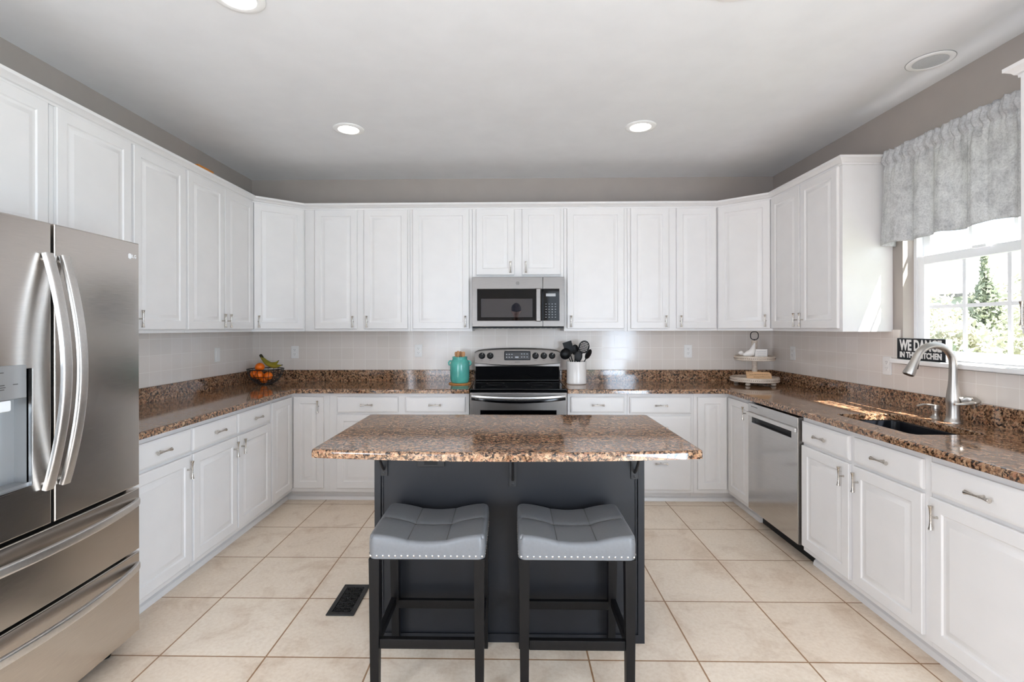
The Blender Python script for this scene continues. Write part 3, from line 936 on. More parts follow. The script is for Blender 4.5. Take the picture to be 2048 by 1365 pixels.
# ================================================================== refrigerator (faces +x)
FX, FY0, FW = -1.600, 1.232, .903
fr = thing('refrigerator', 'stainless steel french-door refrigerator with water dispenser, at the left edge', 'refrigerator', (FX, FY0, 0), radians(90))
def bow(x): return .013 * (((x - FW / 2) / (FW / 2)) ** 2)
def fslab(m, x0, x1, z0, z1, y1=.068, r=.006, hole=None):
    """appliance door with a gently bowed front (towards -y), softened edges and an optional rectangular opening (hx0, hx1, hz0, hz1)."""
    def ticks(a, b, n, extra):
        t = [a, a + .08 * r, a + .3 * r, a + .62 * r, a + r] + [a + r + (b - a - 2 * r) * k / n for k in range(1, n)] + [b - r, b - .62 * r, b - .3 * r, b - .08 * r, b]
        t = [q for q in t if all(abs(q - e) > .004 for e in extra)] + list(extra)
        return sorted(t)
    xs = ticks(x0, x1, 14, hole[:2] if hole else ()); zs = ticks(z0, z1, 4, hole[2:] if hole else ())
    off = lambda d: 0 if d >= r else r - sqrt(max(0, r * r - (r - d) ** 2))
    nx, nz = len(xs), len(zs)
    vs, fs = [], []
    for z in zs:
        for x in xs:
            vs.append((x, bow(x) + max(off(min(x - x0, x1 - x)), off(min(z - z0, z1 - z))), z))
    inside = lambda i, j: hole and hole[0] - 1e-6 <= xs[i] and xs[i + 1] <= hole[1] + 1e-6 and hole[2] - 1e-6 <= zs[j] and zs[j + 1] <= hole[3] + 1e-6
    for j in range(nz - 1):
        for i in range(nx - 1):
            if not inside(i, j): fs.append((j * nx + i, j * nx + i + 1, (j + 1) * nx + i + 1, (j + 1) * nx + i))
    def wall(loop):
        k = len(vs)
        for q in loop: vs.append((vs[q][0], y1, vs[q][2]))
        n = len(loop)
        for a in range(n): fs.append((loop[a], loop[(a + 1) % n], k + (a + 1) % n, k + a))
        return [k + a for a in range(n)]
    rim = [i for i in range(nx)] + [j * nx + nx - 1 for j in range(1, nz)] + [(nz - 1) * nx + i for i in range(nx - 2, -1, -1)] + [j * nx for j in range(nz - 2, 0, -1)]
    back = wall(rim)
    if hole:
        a, b = xs.index(hole[0]), xs.index(hole[1]); c, d = zs.index(hole[2]), zs.index(hole[3])
        wall([c * nx + i for i in range(a, b + 1)] + [j * nx + b for j in range(c + 1, d + 1)] + [d * nx + i for i in range(b - 1, a - 1, -1)] + [j * nx + a for j in range(d - 1, c, -1)])
    else:
        fs.append(tuple(back))
    return m.add(vs, fs)
MB().rbox(.004, FW - .004, .076, .776, .03, 1.735, .004).build('cabinet_body', 'greyplastic', fr)
MB().box(.01, FW - .01, .066, .076, .06, 1.73).build('gasket', 'black_plastic', fr)
DL0, DL1, DR0, DR1 = .002, .4735, .4855, FW - .002
# left door with the dispenser recess
RX0, RX1, RZ_0, RZ_1 = .105, .405, .868, 1.262
ldo = fslab(MB(), DL0, DL1, .715, 1.762, hole=(RX0, RX1, RZ_0, RZ_1)).build('door', 'fridge', fr, smooth=30)
fslab(MB(), DR0, DR1, .715, 1.762).build('door', 'fridge', fr, smooth=30)
rdo = [c for c in fr.children if c.name.startswith('door')][-1]
fslab(MB(), .002, FW - .002, .438, .702).build('freezer_drawer', 'fridge', fr, smooth=30)
fslab(MB(), .002, FW - .002, .085, .428).build('freezer_drawer', 'fridge', fr, smooth=30)
drw = [c for c in fr.children if c.name.startswith('freezer_drawer')]
# curved door handles
def fhandle(x, par):
    pts, fl = [], []
    for k in range(0, 25):
        t = k / 24
        z = .842 + (1.652 - .842) * t
        o_ = .010 + .066 * sin(pi * t) ** .92
        pts.append((x, bow(x) - o_, z)); fl.append((.0175, .0095))
    h = MB().tube(pts, .01, 12, flat=fl, up=(1, 0, 0) if False else (0, 1, 0))
    for z in (.862, 1.632):
        h.tube([(x, bow(x) + .004, z), (x, bow(x) - .016, z)], .008, 10)
    h.build('handle', 'bar', par, label='curved satin steel door handle', smooth=40)
fhandle(.448, ldo); fhandle(.513, rdo)
for par, z in zip(drw, (.648, .372)):
    pts, fl = [], []
    for k in range(0, 33):
        t = k / 32
        x = .018 + (FW - .036) * t
        pts.append((x, bow(x) - .004 - .052 * sin(pi * t) ** .7, z)); fl.append((.0085, .016))
    h = MB().tube(pts, .01, 12, flat=fl, up=(0, 0, 1))
    h.build('handle', 'bar', par, label='long curved satin steel drawer handle', smooth=40)
# dispenser
dsp = MB()
dsp.box(RX0, RX1, .062, .067, RZ_0, RZ_1).box(RX0, RX0 + .003, .012, .064, RZ_0, RZ_1).box(RX1 - .003, RX1, .012, .064, RZ_0, RZ_1)
dsp.box(RX0, RX1, .012, .064, RZ_0, RZ_0 + .012)
do = dsp.build('dispenser_recess', 'greyplastic', fr, label='grey water dispenser recess')
trm = MB()
for x0, x1, z0, z1 in ((RX0 - .004, RX0 + .003, RZ_0, RZ_1), (RX1 - .003, RX1 + .004, RZ_0, RZ_1), (RX0, RX1, RZ_0 - .004, RZ_0 + .003)):
    trm.rbox(x0, x1, bow(.25) - .002, .02, z0, z1, .0012)
trm.build('rim', 'chrome', do)
dp = MB().rbox(RX0 - .002, RX1 - .022, bow(.25) - .004, .06, 1.166, 1.276, .003).build('display_panel', 'greyplastic', do)
tx = MB()
for k, (u, z, w_) in enumerate(((.28, 1.254, .055), (.375 - .03, 1.214, .016), (.30, 1.214, .020), (.30, 1.207, .026), (.30, 1.200, .018), (.25, 1.214, .016), (.20, 1.254, .05), (.20, 1.21, .018), (.25, 1.182, .02), (.15, 1.21, .018))):
    tx.box(u - w_ / 2, u + w_ / 2, bow(.25) - .0048, bow(.25) - .0042, z - .0012, z + .0012)
tx.build('display_marks', 'slot', do)
MB().rbox(.2, .335, -.0, .05, 1.128, 1.165, .006).build('dispenser_spout', 'lightplastic', do)
MB().rbox(.19, .32, .03, .058, .95, 1.10, .006).build('dispenser_paddle', 'greyplastic', do)
# maker's badge
lg = MB()
yb = bow(.85) - .0008
lg.lathe([(.0115, 0), (.0115, .0012)], (0, 0, 0), 24, mx=T(.843, yb + .0012, 1.700) @ RX(90))
lg.text('LG', .020, T(.867, yb, 1.700), .0006, .95, .0004)
lg.build('badge', 'lightplastic', rdo)
fo = MB()
for x in (.06, FW - .06): fo.lathe([(.02, 0.0005), (.022, .01), (.016, .03)], (x, .12, 0), 14).lathe([(.02, 0.0005), (.022, .01), (.016, .03)], (x, .68, 0), 14)
fo.build('levelling_feet', 'black_plastic', fr)
MB().box(.02, FW - .02, .09, .11, .03, .082).build('kick_grille', 'black_plastic', fr)
h = MB()
for x in (.03, FW - .03): h.rbox(x - .025, x + .025, .02, .12, 1.7365, 1.752, .005)
h.build('hinge_cover', 'greyplastic', fr)

# ================================================================== range
rg = thing('range', 'freestanding stainless electric range with a black glass cooktop', 'range', (.060, 4.535, 0))
RWD = .379
MB().box(-RWD, RWD, -.62, -.005, .02, .895).build('body', 'black_enamel', rg, smooth=0)
ct = MB().rbox(-RWD, RWD, -.648, -.075, .8955, .914, .005, 2)
ct.rbox(-RWD, RWD, -.655, -.64, .893, .9155, .005, 2)
cto = ct.build('cooktop', 'black_glass', rg)
rr_ = MB()
for x, y, r in ((-.19, -.50, .105), (.19, -.50, .085), (-.19, -.24, .075), (.19, -.24, .105)):
    for q in (r, r * .96):
        pass
    rr_.tube([(x + r * cos(2 * pi * k / 40), y + r * sin(2 * pi * k / 40), .9142) for k in range(40)], .0009, 6, closed=True)
rr_.build('burner_ring', 'vent', cto)
# backguard: black riser and bowed steel control panel
MB().add([(-.372, -.070, .9145), (.372, -.070, .9145), (.372, -.099, 1.055), (-.372, -.099, 1.055), (-.372, -.02, .9145), (.372, -.02, .9145), (.372, -.02, 1.055), (-.372, -.02, 1.055)],
         [(0, 1, 2, 3), (5, 4, 7, 6), (0, 3, 7, 4), (1, 5, 6, 2), (3, 2, 6, 7), (0, 4, 5, 1)]).rbox(-.374, .374, -.092, -.06, .9146, .930, .006).build('backguard_riser', 'black_enamel', rg)
pn = MB()
N = 24
top = [(-.382 + .764 * k / N, 1.186 + .026 * (1 - (2 * k / N - 1) ** 2) ** .7 * 1.0) for k in range(N + 1)]
bot = [(-.382 + .764 * k / N, 1.056 - .0 + .0 * k) for k in range(N + 1)]
tilt = lambda z: -.098 + (z - 1.05) * .22
vs, fs = [], []
for (x, zt), (_, zb) in zip(top, bot):
    c_ = 0.010 if abs(x) > .375 else 0
    vs += [(x, tilt(zb), zb), (x, tilt(zb + .004), zb + .004), (x, tilt(zt - .018 - c_), zt - .018 - c_), (x, tilt(zt - .005 - c_) + .0003, zt - .005 - c_), (x, tilt(zt) + .004, zt - c_), (x, -.012, zt - c_), (x, -.012, zb)]
for k in range(N):
    for j in range(7):
        fs.append((k * 7 + j, (k + 1) * 7 + j, (k + 1) * 7 + (j + 1) % 7, k * 7 + (j + 1) % 7))
fs += [tuple(range(7)), tuple(N * 7 + j for j in range(7))]
po = pn.add(vs, fs).build('control_panel', 'steel', rg, smooth=35)
# darker lower lip, bowed like a smile
lip = MB()
vs, fs = [], []
for k in range(N + 1):
    x = -.380 + .760 * k / N
    zc = 1.076 - .018 * (1 - (2 * k / N - 1) ** 2)
    vs += [(x, tilt(1.05) - .002, 1.050), (x, tilt(zc) - .006, zc), (x, tilt(zc) + .002, zc + .004), (x, tilt(1.05) + .01, 1.050)]
for k in range(N):
    for j in range(4): fs.append((k * 4 + j, (k + 1) * 4 + j, (k + 1) * 4 + (j + 1) % 4, k * 4 + (j + 1) % 4))
fs += [(0, 1, 2, 3), tuple(N * 4 + j for j in range(4))]
lip.add(vs, fs).build('panel_lip', 'steel', po)
def on_panel(x, z, dy=0): return T(x, tilt(z) - dy, z) @ RX(math.degrees(math.atan(-.22)))
ds = MB().rbox(-.116, .118, -.003, .002, -.041, .041, .009, 3, mx=on_panel(0, 1.1425)).build('display_window', 'display', po)
tx = MB()
for (x, z) in [(a, b) for a in (-.095, -.072, -.048) for b in (.012, -.014)] + [(a, b) for a in (.04, .063, .088) for b in (.016, -.012)]:
    tx.box(x - .006, x + .006, -.0036, -.003, z - .0035, z + .0035, mx=on_panel(0, 1.1425))
tx.box(-.02, .012, -.0036, -.003, -.02, -.008, mx=on_panel(0, 1.1425))
tx.build('keypad_marks', 'legend', ds)
for x in (-.317, -.243, .163, .237, .311):
    k = MB().lathe([(.029, 0), (.029, .004), (.0255, .007), (.0235, .024), (.021, .027), (.0, .0275)], n=26, mx=on_panel(x, 1.142) @ RX(90))
    k.rbox(-.0045, .0045, -.0335, -.02, -.023, .023, .002, mx=on_panel(x, 1.142) @ RY(28))
    ko = k.build('knob', 'black_plastic', po, smooth=40)
    MB().box(-.001, .001, -.0340, -.0334, .004, .021, mx=on_panel(x, 1.142) @ RY(28)).build('pointer', 'signtext', ko)
tx = MB()
for x in (-.317, -.243, .163, .237, .311): tx.box(-.010, .010, -.0006, 0.0, -.0012, .0012, mx=on_panel(x, 1.100))
tx.text('KENMORE', .010, on_panel(0, 1.086, .0003), .0004, 1.0, .0003)
tx.build('panel_print', 'slot', po)
# oven door
od = MB().rbox(-RWD, RWD, -.662, -.622, .29, .888, .006, 2)
odo = od.build('oven_door', 'steel', rg)
MB().rbox(-.298, .298, -.6645, -.655, .40, .752, .003, 2).build('oven_window', 'black_glass', odo)
hp = []
for k in range(25):
    t = k / 24
    hp.append((-.362 + .724 * t, -.668 - .042 * sin(pi * t) ** .6, .862 - .012 * sin(pi * t)))
hb = MB().tube(hp, .01, 12, flat=(.010, .0095), up=(0, 0, 1)).build('oven_handle', 'bar', odo, smooth=40)
MB().tube([(p[0], p[1] + .006, p[2] - .020 - .008 * sin(pi * i / 24)) for i, p in enumerate(hp)], .01, 12, flat=(.009, .012), up=(0, 0, 1)).build('handle_grip', 'black_enamel', hb, smooth=40)
MB().rbox(-RWD, RWD, -.655, -.622, .07, .28, .006, 2).build('storage_drawer', 'steel', rg)
f_ = MB()
for x in (-.33, .33): f_.lathe([(.018, .0005), (.018, .02)], (x, -.56, 0), 12).lathe([(.018, .0005), (.018, .02)], (x, -.06, 0), 12)
f_.build('levelling_feet', 'black_plastic', rg)

# ================================================================== microwave
MWX0, MWX1, MWZ0, MWZ1, MWY = -.3225, .4505, 1.393, 1.8185, 4.150
mw = thing('microwave', 'stainless over-the-range microwave with a black window and keypad', 'microwave', ((MWX0 + MWX1) / 2, MWY, MWZ0))
hw = (MWX1 - MWX0) / 2 - .002; HH = MWZ1 - MWZ0
MB().box(-hw, hw, .030, .39, .010, HH - .001).build('body', 'black_plastic', mw, smooth=0)
b = MB().rbox(-hw + .004, hw - .004, .012, .36, -.004, .009, .002)
for k in range(14): b.box(-.30 + k * .045, -.27 + k * .045, .02, .028, -.0055, -.004)
b.build('bottom_grille', 'black_plastic', mw)
XS = .206            # seam between door and keypad column
def steel_frame(x0, x1, wx0, wx1, wz0, wz1, name):
    m = MB()
    m.rbox(x0, x1, 0, .029, wz1, HH - .001, .003).rbox(x0, x1, 0, .029, .010, wz0, .003)
    if wx0 > x0 + .001: m.rbox(x0, wx0, 0, .029, wz0 - .004, wz1 + .004, .003)
    if wx1 < x1 - .001: m.rbox(wx1, x1, 0, .029, wz0 - .004, wz1 + .004, .003)
    return m.build(name, 'steel', mw)
dr = steel_frame(-hw, XS - .0012, -.343, XS - .0012, .060, .325, 'door')
MB().rbox(-.345, XS - .0014, .0015, .012, .058, .327, .004).build('door_glass', 'black_glass', dr)
MB().rbox(-.309, .118, .0006, .004, .088, .243, .0012).build('window_screen', 'mesh', dr)
hb = MB().rbox(.148, .186, -.034, -.012, .052, .328, .006, 3).rbox(.158, .176, -.014, .003, .062, .084, .002).rbox(.158, .176, -.014, .003, .296, .318, .002)
hb.build('handle', 'steel', dr, label='vertical satin steel bar handle')
kp = steel_frame(XS + .0012, hw, XS + .0012, .343, .060, .325, 'keypad_column')
MB().rbox(XS + .0014, .345, .0012, .012, .058, .327, .004).build('keypad', 'black_glass', kp)
tx = MB()
for r_ in range(6):
    for c_ in range(4):
        x, z = .232 + c_ * .026, .088 + r_ * .022
        tx.box(x - .005, x + .005, .0004, .0012, z - .002, z + .002)
tx.box(.232, .312, .0004, .0012, .262, .286)
tx.build('keypad_marks', 'greyplastic', kp)
bd = MB().tube([(.0125 * cos(2 * pi * k / 30) - .004, -.0006, .372 + .0125 * sin(2 * pi * k / 30)) for k in range(30)], .0011, 6, closed=True)
bd.text('GE', .013, T(-.004, -.0004, .372), .0004, .85, .0003)
bd.build('badge', 'slot', dr)

# ================================================================== dishwasher (faces -x)
dwl = thing('dishwasher', 'stainless steel dishwasher with a pocket bar handle, under the right worktop', 'dishwasher', (XBR, 3.5735, 0), radians(-90))
DWW = .6195
MB().box(.004, DWW - .004, .012, .56, .105, .868).build('tub', 'black_plastic', dwl, smooth=0)
MB().box(.004, DWW - .004, .072, .10, .0005, .104).build('kick_plate', 'black_plastic', dwl, smooth=0)
dd_ = MB()
dd_.rbox(.003, DWW - .006, -.030, .010, .112, .728, .004).rbox(.003, DWW - .006, -.030, .010, .792, .862, .004)
dd_.rbox(.003, .05, -.030, .010, .724, .796, .003).rbox(DWW - .075, DWW - .006, -.030, .010, .724, .796, .003)
ddo = dd_.build('door', 'dwsteel', dwl)
MB().box(.051, DWW - .076, .0, .010, .729, .791).build('handle_pocket', 'black_plastic', ddo)
MB().rbox(.004, DWW - .007, -.046, -.0305, .772, .798, .004, 3).build('handle', 'bar', ddo, label='full-width satin steel bar handle')
MB().box(.045, .135, -.0306, -.0300, .838, .8415).build('maker_print', 'slot', ddo)
MB().box(DWW - .0055, DWW - .002, -.026, .010, .112, .862).build('side_edge', 'steel', ddo)

# ================================================================== kitchen island
isl = thing('kitchen_island', 'charcoal painted kitchen island base with iron brackets', 'island', (-.009, 2.5, 0), 0)
IX, IY0, IY1 = .598, -.296, .262
MB().box(-IX + .002, IX - .002, IY0 + .006, IY1, .0005, .8745).build('carcass', 'charcoal', isl, smooth=0)
for sgn in (-1, 1):
    st = MB()
    st.rbox(sgn * (IX - .015) - .015, sgn * (IX - .015) + .015, IY0 - .004, IY0 + .022, .02, .8745, .004, 2)
    st.rbox(sgn * (IX - .036) - .004, sgn * (IX - .036) + .004, IY0 + .001, IY0 + .012, .06, .87, .002)
    st.build('corner_stile', 'charcoal', isl)
MB().sweep([(-IX + .001, IY1), (-IX + .001, IY0 - .0035), (IX - .001, IY0 - .0035), (IX - .001, IY1)][::-1], [(0, .0005), (-.018, .0005), (-.018, .018), (-.012, .030), (-.006, .036), (0, .038)]).build('shoe_trim', 'charcoal', isl)
for k, (x, zb) in enumerate(((-.555, .735), (.018, .690), (.555, .725))):
    b = MB()
    b.rbox(x - .016, x + .016, IY0 - .0025, IY0 + .008, zb, .874, .0015)
    b.rbox(x - .016, x + .016, IY0 - .18, IY0 + .006, .868, .8745, .0015)
    b.tube([(x, IY0 - .004, zb + .03), (x, IY0 - .03, zb + .05), (x, IY0 - .09, .845), (x, IY0 - .15, .866)], .006, 8)
    bo = b.build('support_bracket', 'vent', isl, label='black iron bracket')
    MB().lathe([(.006, 0), (.006, .002), (.0, .0035)], n=12, mx=T(x, IY0 - .0025, zb + .012) @ RX(90)).build('screw', 'vent', bo)
op = MB().rbox(-.405, -.285, IY0 - .006, IY0 + .009, .776, .850, .003).build('outlet_plate', 'vent', isl, label='black outlet plate')
MB().rbox(-.375, -.315, IY0 - .0075, IY0 - .0055, .786, .840, .001).build('socket_face', 'black_plastic', op)
# island worktop with a bowed seating edge
P = [(-.785, 2.785), (-.800, 2.770)]
nx0, nx1 = -.803, .763
fr_ = []
for k in range(31):
    t = k / 30
    x = nx0 + .022 + (nx1 - nx0 - .044) * t
    fr_.append((x, 1.968 - .048 * (1 - (2 * t - 1) ** 2)))
P = [(nx0, 1.992)] + [(nx0 + .006, 1.977)] + fr_ + [(nx1 - .006, 1.977), (nx1, 1.992), (nx1 - .004, 2.77), (nx1 - .018, 2.785), (nx0 + .024, 2.785), (nx0 + .010, 2.77)]
o = tag(weld(slab_poly(MB(), P, [], .876, ZT).build('island_countertop', 'granite')), 'tan and brown speckled granite island top with a bowed seating edge', 'countertop')

# ================================================================== saddle stools
def stool(loc, label):
    o = thing('saddle_stool', label, 'stool', loc, 0, 'saddle stools at the island')
    W, D, Z0, Z1 = .428, .350, .548, .634
    nx, ny = 96, 76
    def ztop(x, y):
        u, v = x / (W / 2), y / (D / 2)
        z = Z1 - .026 + .026 * sin(pi / 2 * min(1, abs(u) * 1.05)) ** 2 + .003 * (1 - v * v)
        pad = 0.0
        for gx_ in (-.072, .072): pad -= .0075 * math.exp(-abs(x - gx_) / .013) * (1 - .7 * abs(v) ** 3)
        pad -= .0075 * math.exp(-abs(y) / .013) * (1 - .7 * abs(u) ** 3)
        ed = min(W / 2 - abs(x), D / 2 - abs(y)); r = .016
        dx_, dy_ = max(0, r - (W / 2 - abs(x))), max(0, r - (D / 2 - abs(y)))
        q = min(r, sqrt(dx_ * dx_ + dy_ * dy_))
        return z + pad - (r - sqrt(max(0, r * r - q * q))) * .9
    def warp(a, n): # denser near the rims
        t = 2 * a / n - 1
        return math.copysign(1 - (1 - abs(t)) ** 1.35, t)
    vs, fs = [], []
    for j in range(ny + 1):
        for i in range(nx + 1):
            x, y = warp(i, nx) * W / 2, warp(j, ny) * D / 2
            cx_, cy_ = x, y                              # round the plan corners
            r = .028
            ax, ay = abs(x) - (W / 2 - r), abs(y) - (D / 2 - r)
            if ax > 0 and ay > 0:
                q = max(ax, ay) / sqrt(ax * ax + ay * ay)
                cx_ = math.copysign(W / 2 - r + ax * q, x); cy_ = math.copysign(D / 2 - r + ay * q, y)
            vs.append((cx_, cy_, ztop(x, y)))
    for j in range(ny):
        for i in range(nx):
            a = j * (nx + 1) + i
            fs.append((a, a + 1, a + nx + 2, a + nx + 1))
    rim = [i for i in range(nx + 1)] + [j * (nx + 1) + nx for j in range(1, ny + 1)] + [ny * (nx + 1) + i for i in range(nx - 1, -1, -1)] + [j * (nx + 1) for j in range(ny - 1, 0, -1)]
    prev = rim
    for f_z, k in ((.7, 1.008), (.35, 1.006), (0, 1.0)):
        ring = []
        for q in rim:
            x, y, z = vs[q]
            ring.append(len(vs)); vs.append((x * k, y * k, Z0 + (z - Z0) * f_z))
        n_ = len(rim)
        for a in range(n_): fs.append((prev[a], ring[a], ring[(a + 1) % n_], prev[(a + 1) % n_]))
        prev = ring
    fs.append(tuple(prev))
    cu = MB().add(vs, fs).build('seat_cushion', 'vinyl', o, smooth=60)
    sm_ = MB()
    for gx_ in (-.072, .072): sm_.tube([(gx_, -D / 2 + .018 + (D - .036) * k / 30, ztop(gx_, -D / 2 + .018 + (D - .036) * k / 30) + .0006) for k in range(31)], .0012, 6)
    sm_.tube([(-W / 2 + .018 + (W - .036) * k / 40, 0, ztop(-W / 2 + .018 + (W - .036) * k / 40, 0) + .0006) for k in range(41)], .0012, 6)
    sm_.build('tufting_seam', 'slot', cu)
    nl = MB()
    for k in range(19):
        x = -W / 2 + .010 + (W - .020) * k / 18
        for y in (-D / 2 - .0005, D / 2 + .0005): nl.ball((x, y, Z0 + .012), .0042, 8, 6, (1, .6, 1))
    for k in range(1, 15):
        y = -D / 2 + D * k / 15
        for x in (-W / 2 - .0005, W / 2 + .0005): nl.ball((x, y, Z0 + .012), .0042, 8, 6, (.6, 1, 1))
    nl.build('nailhead_trim', 'chrome', cu, label='row of bright nailheads')
    lx, ly = W / 2 - .021, D / 2 - .021
    for sx_ in (-1, 1):
        for sy_ in (-1, 1):
            vs = []
            for z, h in ((0.0005, .0150), (.45, .0185), (Z0 - .0005, .0195)):
                cx_, cy_ = sx_ * lx, sy_ * ly
                cy_ += .030 * max(0, sy_) * (1 - z / Z0)
                vs += [(cx_ - h, cy_ - h, z), (cx_ + h, cy_ - h, z), (cx_ + h, cy_ + h, z), (cx_ - h, cy_ + h, z)]
            fs = [(j * 4 + i, j * 4 + (i + 1) % 4, j * 4 + 4 + (i + 1) % 4, j * 4 + 4 + i) for j in range(2) for i in range(4)] + [(3, 2, 1, 0), (8, 9, 10, 11)]
            MB().add(vs, fs).build('leg', 'stool_wood', o, smooth=0)
    for sy_, z in ((-1, .230), (1, .205)):
        MB().rbox(-lx + .017, lx - .017, sy_ * ly - .011, sy_ * ly + .011, z - .018, z + .018, .003).build('stretcher', 'stool_wood', o)
    for sx_ in (-1, 1):
        MB().rbox(sx_ * lx - .011, sx_ * lx + .011, -ly + .017, ly - .017, .222 - .018, .222 + .018, .003).build('stretcher', 'stool_wood', o)
    MB().box(-lx - .010, lx + .010, -ly - .010, ly + .010, Z0 - .008, Z0 - .0005).build('seat_frame', 'stool_wood', o, smooth=0)
    return o
sA = stool((-.309, 1.986, 0), 'grey vinyl saddle stool with nailhead trim, beside the floor vent')
sB = dup(sA, (.242, 1.986, 0), None, 'grey vinyl saddle stool with nailhead trim, under the island\'s right half')
# ================================================================== floor register
vt = thing('floor_vent', 'black iron floor register with scroll grille beside the left stool', 'vent', (-.829, 2.532, 0))
m = MB()
for x0, x1, y0, y1 in ((-.068, -.046, -.143, .143), (.046, .068, -.143, .143), (-.047, .047, -.143, -.118), (-.047, .047, .118, .143)):
    m.rbox(x0, x1, y0, y1, .0006, .0065, .0015)
m.build('frame', 'vent', vt)
g = MB()
for k in range(5):
    y = -.094 + .047 * k
    for sx_ in (-1, 1):
        g.tube([(sx_ * .023 + .017 * cos(2 * pi * q / 16), y + .017 * sin(2 * pi * q / 16), .0042) for q in range(16)], .0026, 6, closed=True)
        g.tube([(sx_ * .023 + .007 * cos(2 * pi * q / 10), y + .007 * sin(2 * pi * q / 10), .0042) for q in range(10)], .002, 6, closed=True)
    g.tube([(-.046, y + .0235, .004), (0, y + .018, .004), (.046, y + .0235, .004)], .0022, 6)
g.tube([(0, -.118, .004), (0, .118, .004)], .0026, 6)
g.build('scroll_grille', 'vent', vt)
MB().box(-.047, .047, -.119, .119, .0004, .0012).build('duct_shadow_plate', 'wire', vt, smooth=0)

# ================================================================== ceiling fixtures
def downlight(x, y, label):
    o = thing('recessed_downlight', label, 'ceiling light', (x, y, ZC), 0, 'recessed downlights in the ceiling')
    MB().lathe([(.104, -.0005), (.104, -.003), (.098, -.007), (.082, -.010), (.070, -.008), (.066, -.0005)], n=36, cap=False).lathe([(.066, -.0005), (.104, -.0005)], n=36, cap=False).build('trim_ring', 'trim', o)
    MB().lathe([(.0655, -.0006), (.0655, -.0045), (.05, -.0062), (.0, -.0068)], n=32).build('lens', 'lamp', o)
    l = bpy.data.lights.new('downlight_bulb', 'SPOT'); l.energy = 2.5; l.color = (1.0, .95, .88); l.spot_size = radians(110); l.spot_blend = .6; l.shadow_soft_size = .055
    lo_ = bpy.data.objects.new('downlight_bulb', l); COL.objects.link(lo_); lo_.parent = o; lo_.location = (0, 0, -.012)
    return o
downlight(-1.108, 3.39, 'lit recessed downlight over the left end of the back counter')
downlight(.884, 3.392, 'lit recessed downlight over the right end of the back counter')
downlight(-1.121, 2.030, 'lit recessed downlight cut by the top edge, on the left')
downlight(.905, 1.995, 'recessed downlight barely showing at the top edge, on the right')
sp = thing('ceiling_speaker', 'round white speaker grille in the ceiling above the window', 'speaker', (2.155, 2.590, ZC))
MB().lathe([(.100, -.0005), (.100, -.003), (.094, -.0065), (.080, -.0075), (.074, -.0055), (.074, -.0005)], n=40, cap=False).build('rim', 'trim', sp)
MB().lathe([(.0738, -.0006), (.0738, -.005), (.05, -.0066), (0, -.0072)], n=36).build('grille', 'speaker', sp)
MB().lathe([(.1005, -.0004), (.1005, -.0022), (.1025, -.0022), (.1025, -.0004)], n=40, cap=False).build('painted_shadow_ring', 'greyplastic', sp)  # grey ring stands in for the thin shadow line round the rim

# ================================================================== outlets
def outlet(mx, label, name='wall_outlet', switch=False):
    o = thing(name, label, 'outlet', mx.to_translation(), mx.to_euler().z, 'white wall outlets')
    p = MB().rbox(-.035, .035, -.0055, -.0004, -.057, .057, .0022, 2).build('cover_plate', 'outlet', o)
    if switch:
        MB().rbox(-.0165, .0165, -.0085, -.0050, -.033, .033, .0012).build('rocker', 'outlet', o)
    else:
        for z in (-.0195, .0195):
            q = MB().lathe([(.0172, 0), (.0172, .0022), (.0155, .003)], n=20, mx=T(0, -.0050, z) @ RX(90)).build('receptacle', 'outlet', o)
            MB().box(-.0072, -.0052, -.0084, -.0079, z + .001, z + .0095).box(.0052, .0072, -.0084, -.0079, z + .001, z + .0095).lathe([(.0024, 0), (.0024, .0004)], n=10, mx=T(0, -.0080, z - .006) @ RX(90)).build('slots', 'slot', q)
    MB().lathe([(.003, 0), (.003, .0008)], n=10, mx=T(0, -.0055, 0) @ RX(90)).build('screw', 'outlet', o)
    return o
yb_ = YB - .0092
outlet(T(-1.983, yb_, 1.172), 'white duplex outlet on the back wall just right of the fruit bowl')
outlet(T(-.843, yb_, 1.184), 'white duplex outlet on the back wall left of the teal crock')
outlet(T(1.609, yb_, 1.178), 'white duplex outlet on the back wall left of the tiered tray')
outlet(T(XL + .0093, 3.982, 1.179) @ RZ(90), 'white wall plate on the left wall beside the fruit bowl corner', switch=True, name='wall_switch')
outlet(T(XR - .0093, 4.217, 1.176) @ RZ(-90), 'white duplex outlet on the right wall just past the tiered tray')
outlet(T(XR - .0093, 3.171, 1.151) @ RZ(-90), 'white duplex outlet on the right wall beside the window sill')

# ================================================================== fruit bowl
bw = thing('fruit_bowl', 'black wire fruit bowl in the left corner of the worktop', 'bowl', (-2.122, 4.270, ZT))
m = MB()
prof = [(.055, .006), (.085, .022), (.115, .052), (.135, .090), (.146, .132)]
for k in range(20):
    a = 2 * pi * k / 20
    m.tube([(r * cos(a), r * sin(a), z) for r, z in prof], .0022, 6)
for r, z, w_ in ((.055, .005, .0035), (.100, .035, .002), (.127, .070, .002), (.146, .132, .0042)):
    m.tube([(r * cos(2 * pi * q / 36), r * sin(2 * pi * q / 36), z) for q in range(36)], w_, 6, closed=True)
m.build('wire_frame', 'wire', bw)
MB().lathe([(.0, .0022), (.054, .0022), (.054, .0085), (.0, .0085)], n=24, cap=False).build('base_plate', 'wire', bw)
bx, by = -2.122, 4.270
def orange_at(x, y, z, r, label):
    o = thing('orange', label, 'orange', (bx + x, by + y, ZT + z), 0, 'oranges in the fruit bowl')
    MB().ball((0, 0, 0), r, 20, 14, (1, 1, .95)).build('fruit', 'orange', o)
    MB().lathe([(.0035, r * .93), (.003, r * .96), (.0, r * .965)], n=8).build('stem_scar', 'stem', o)
orange_at(-.030, -.040, .150, .039, 'orange on top of the fruit bowl pile')
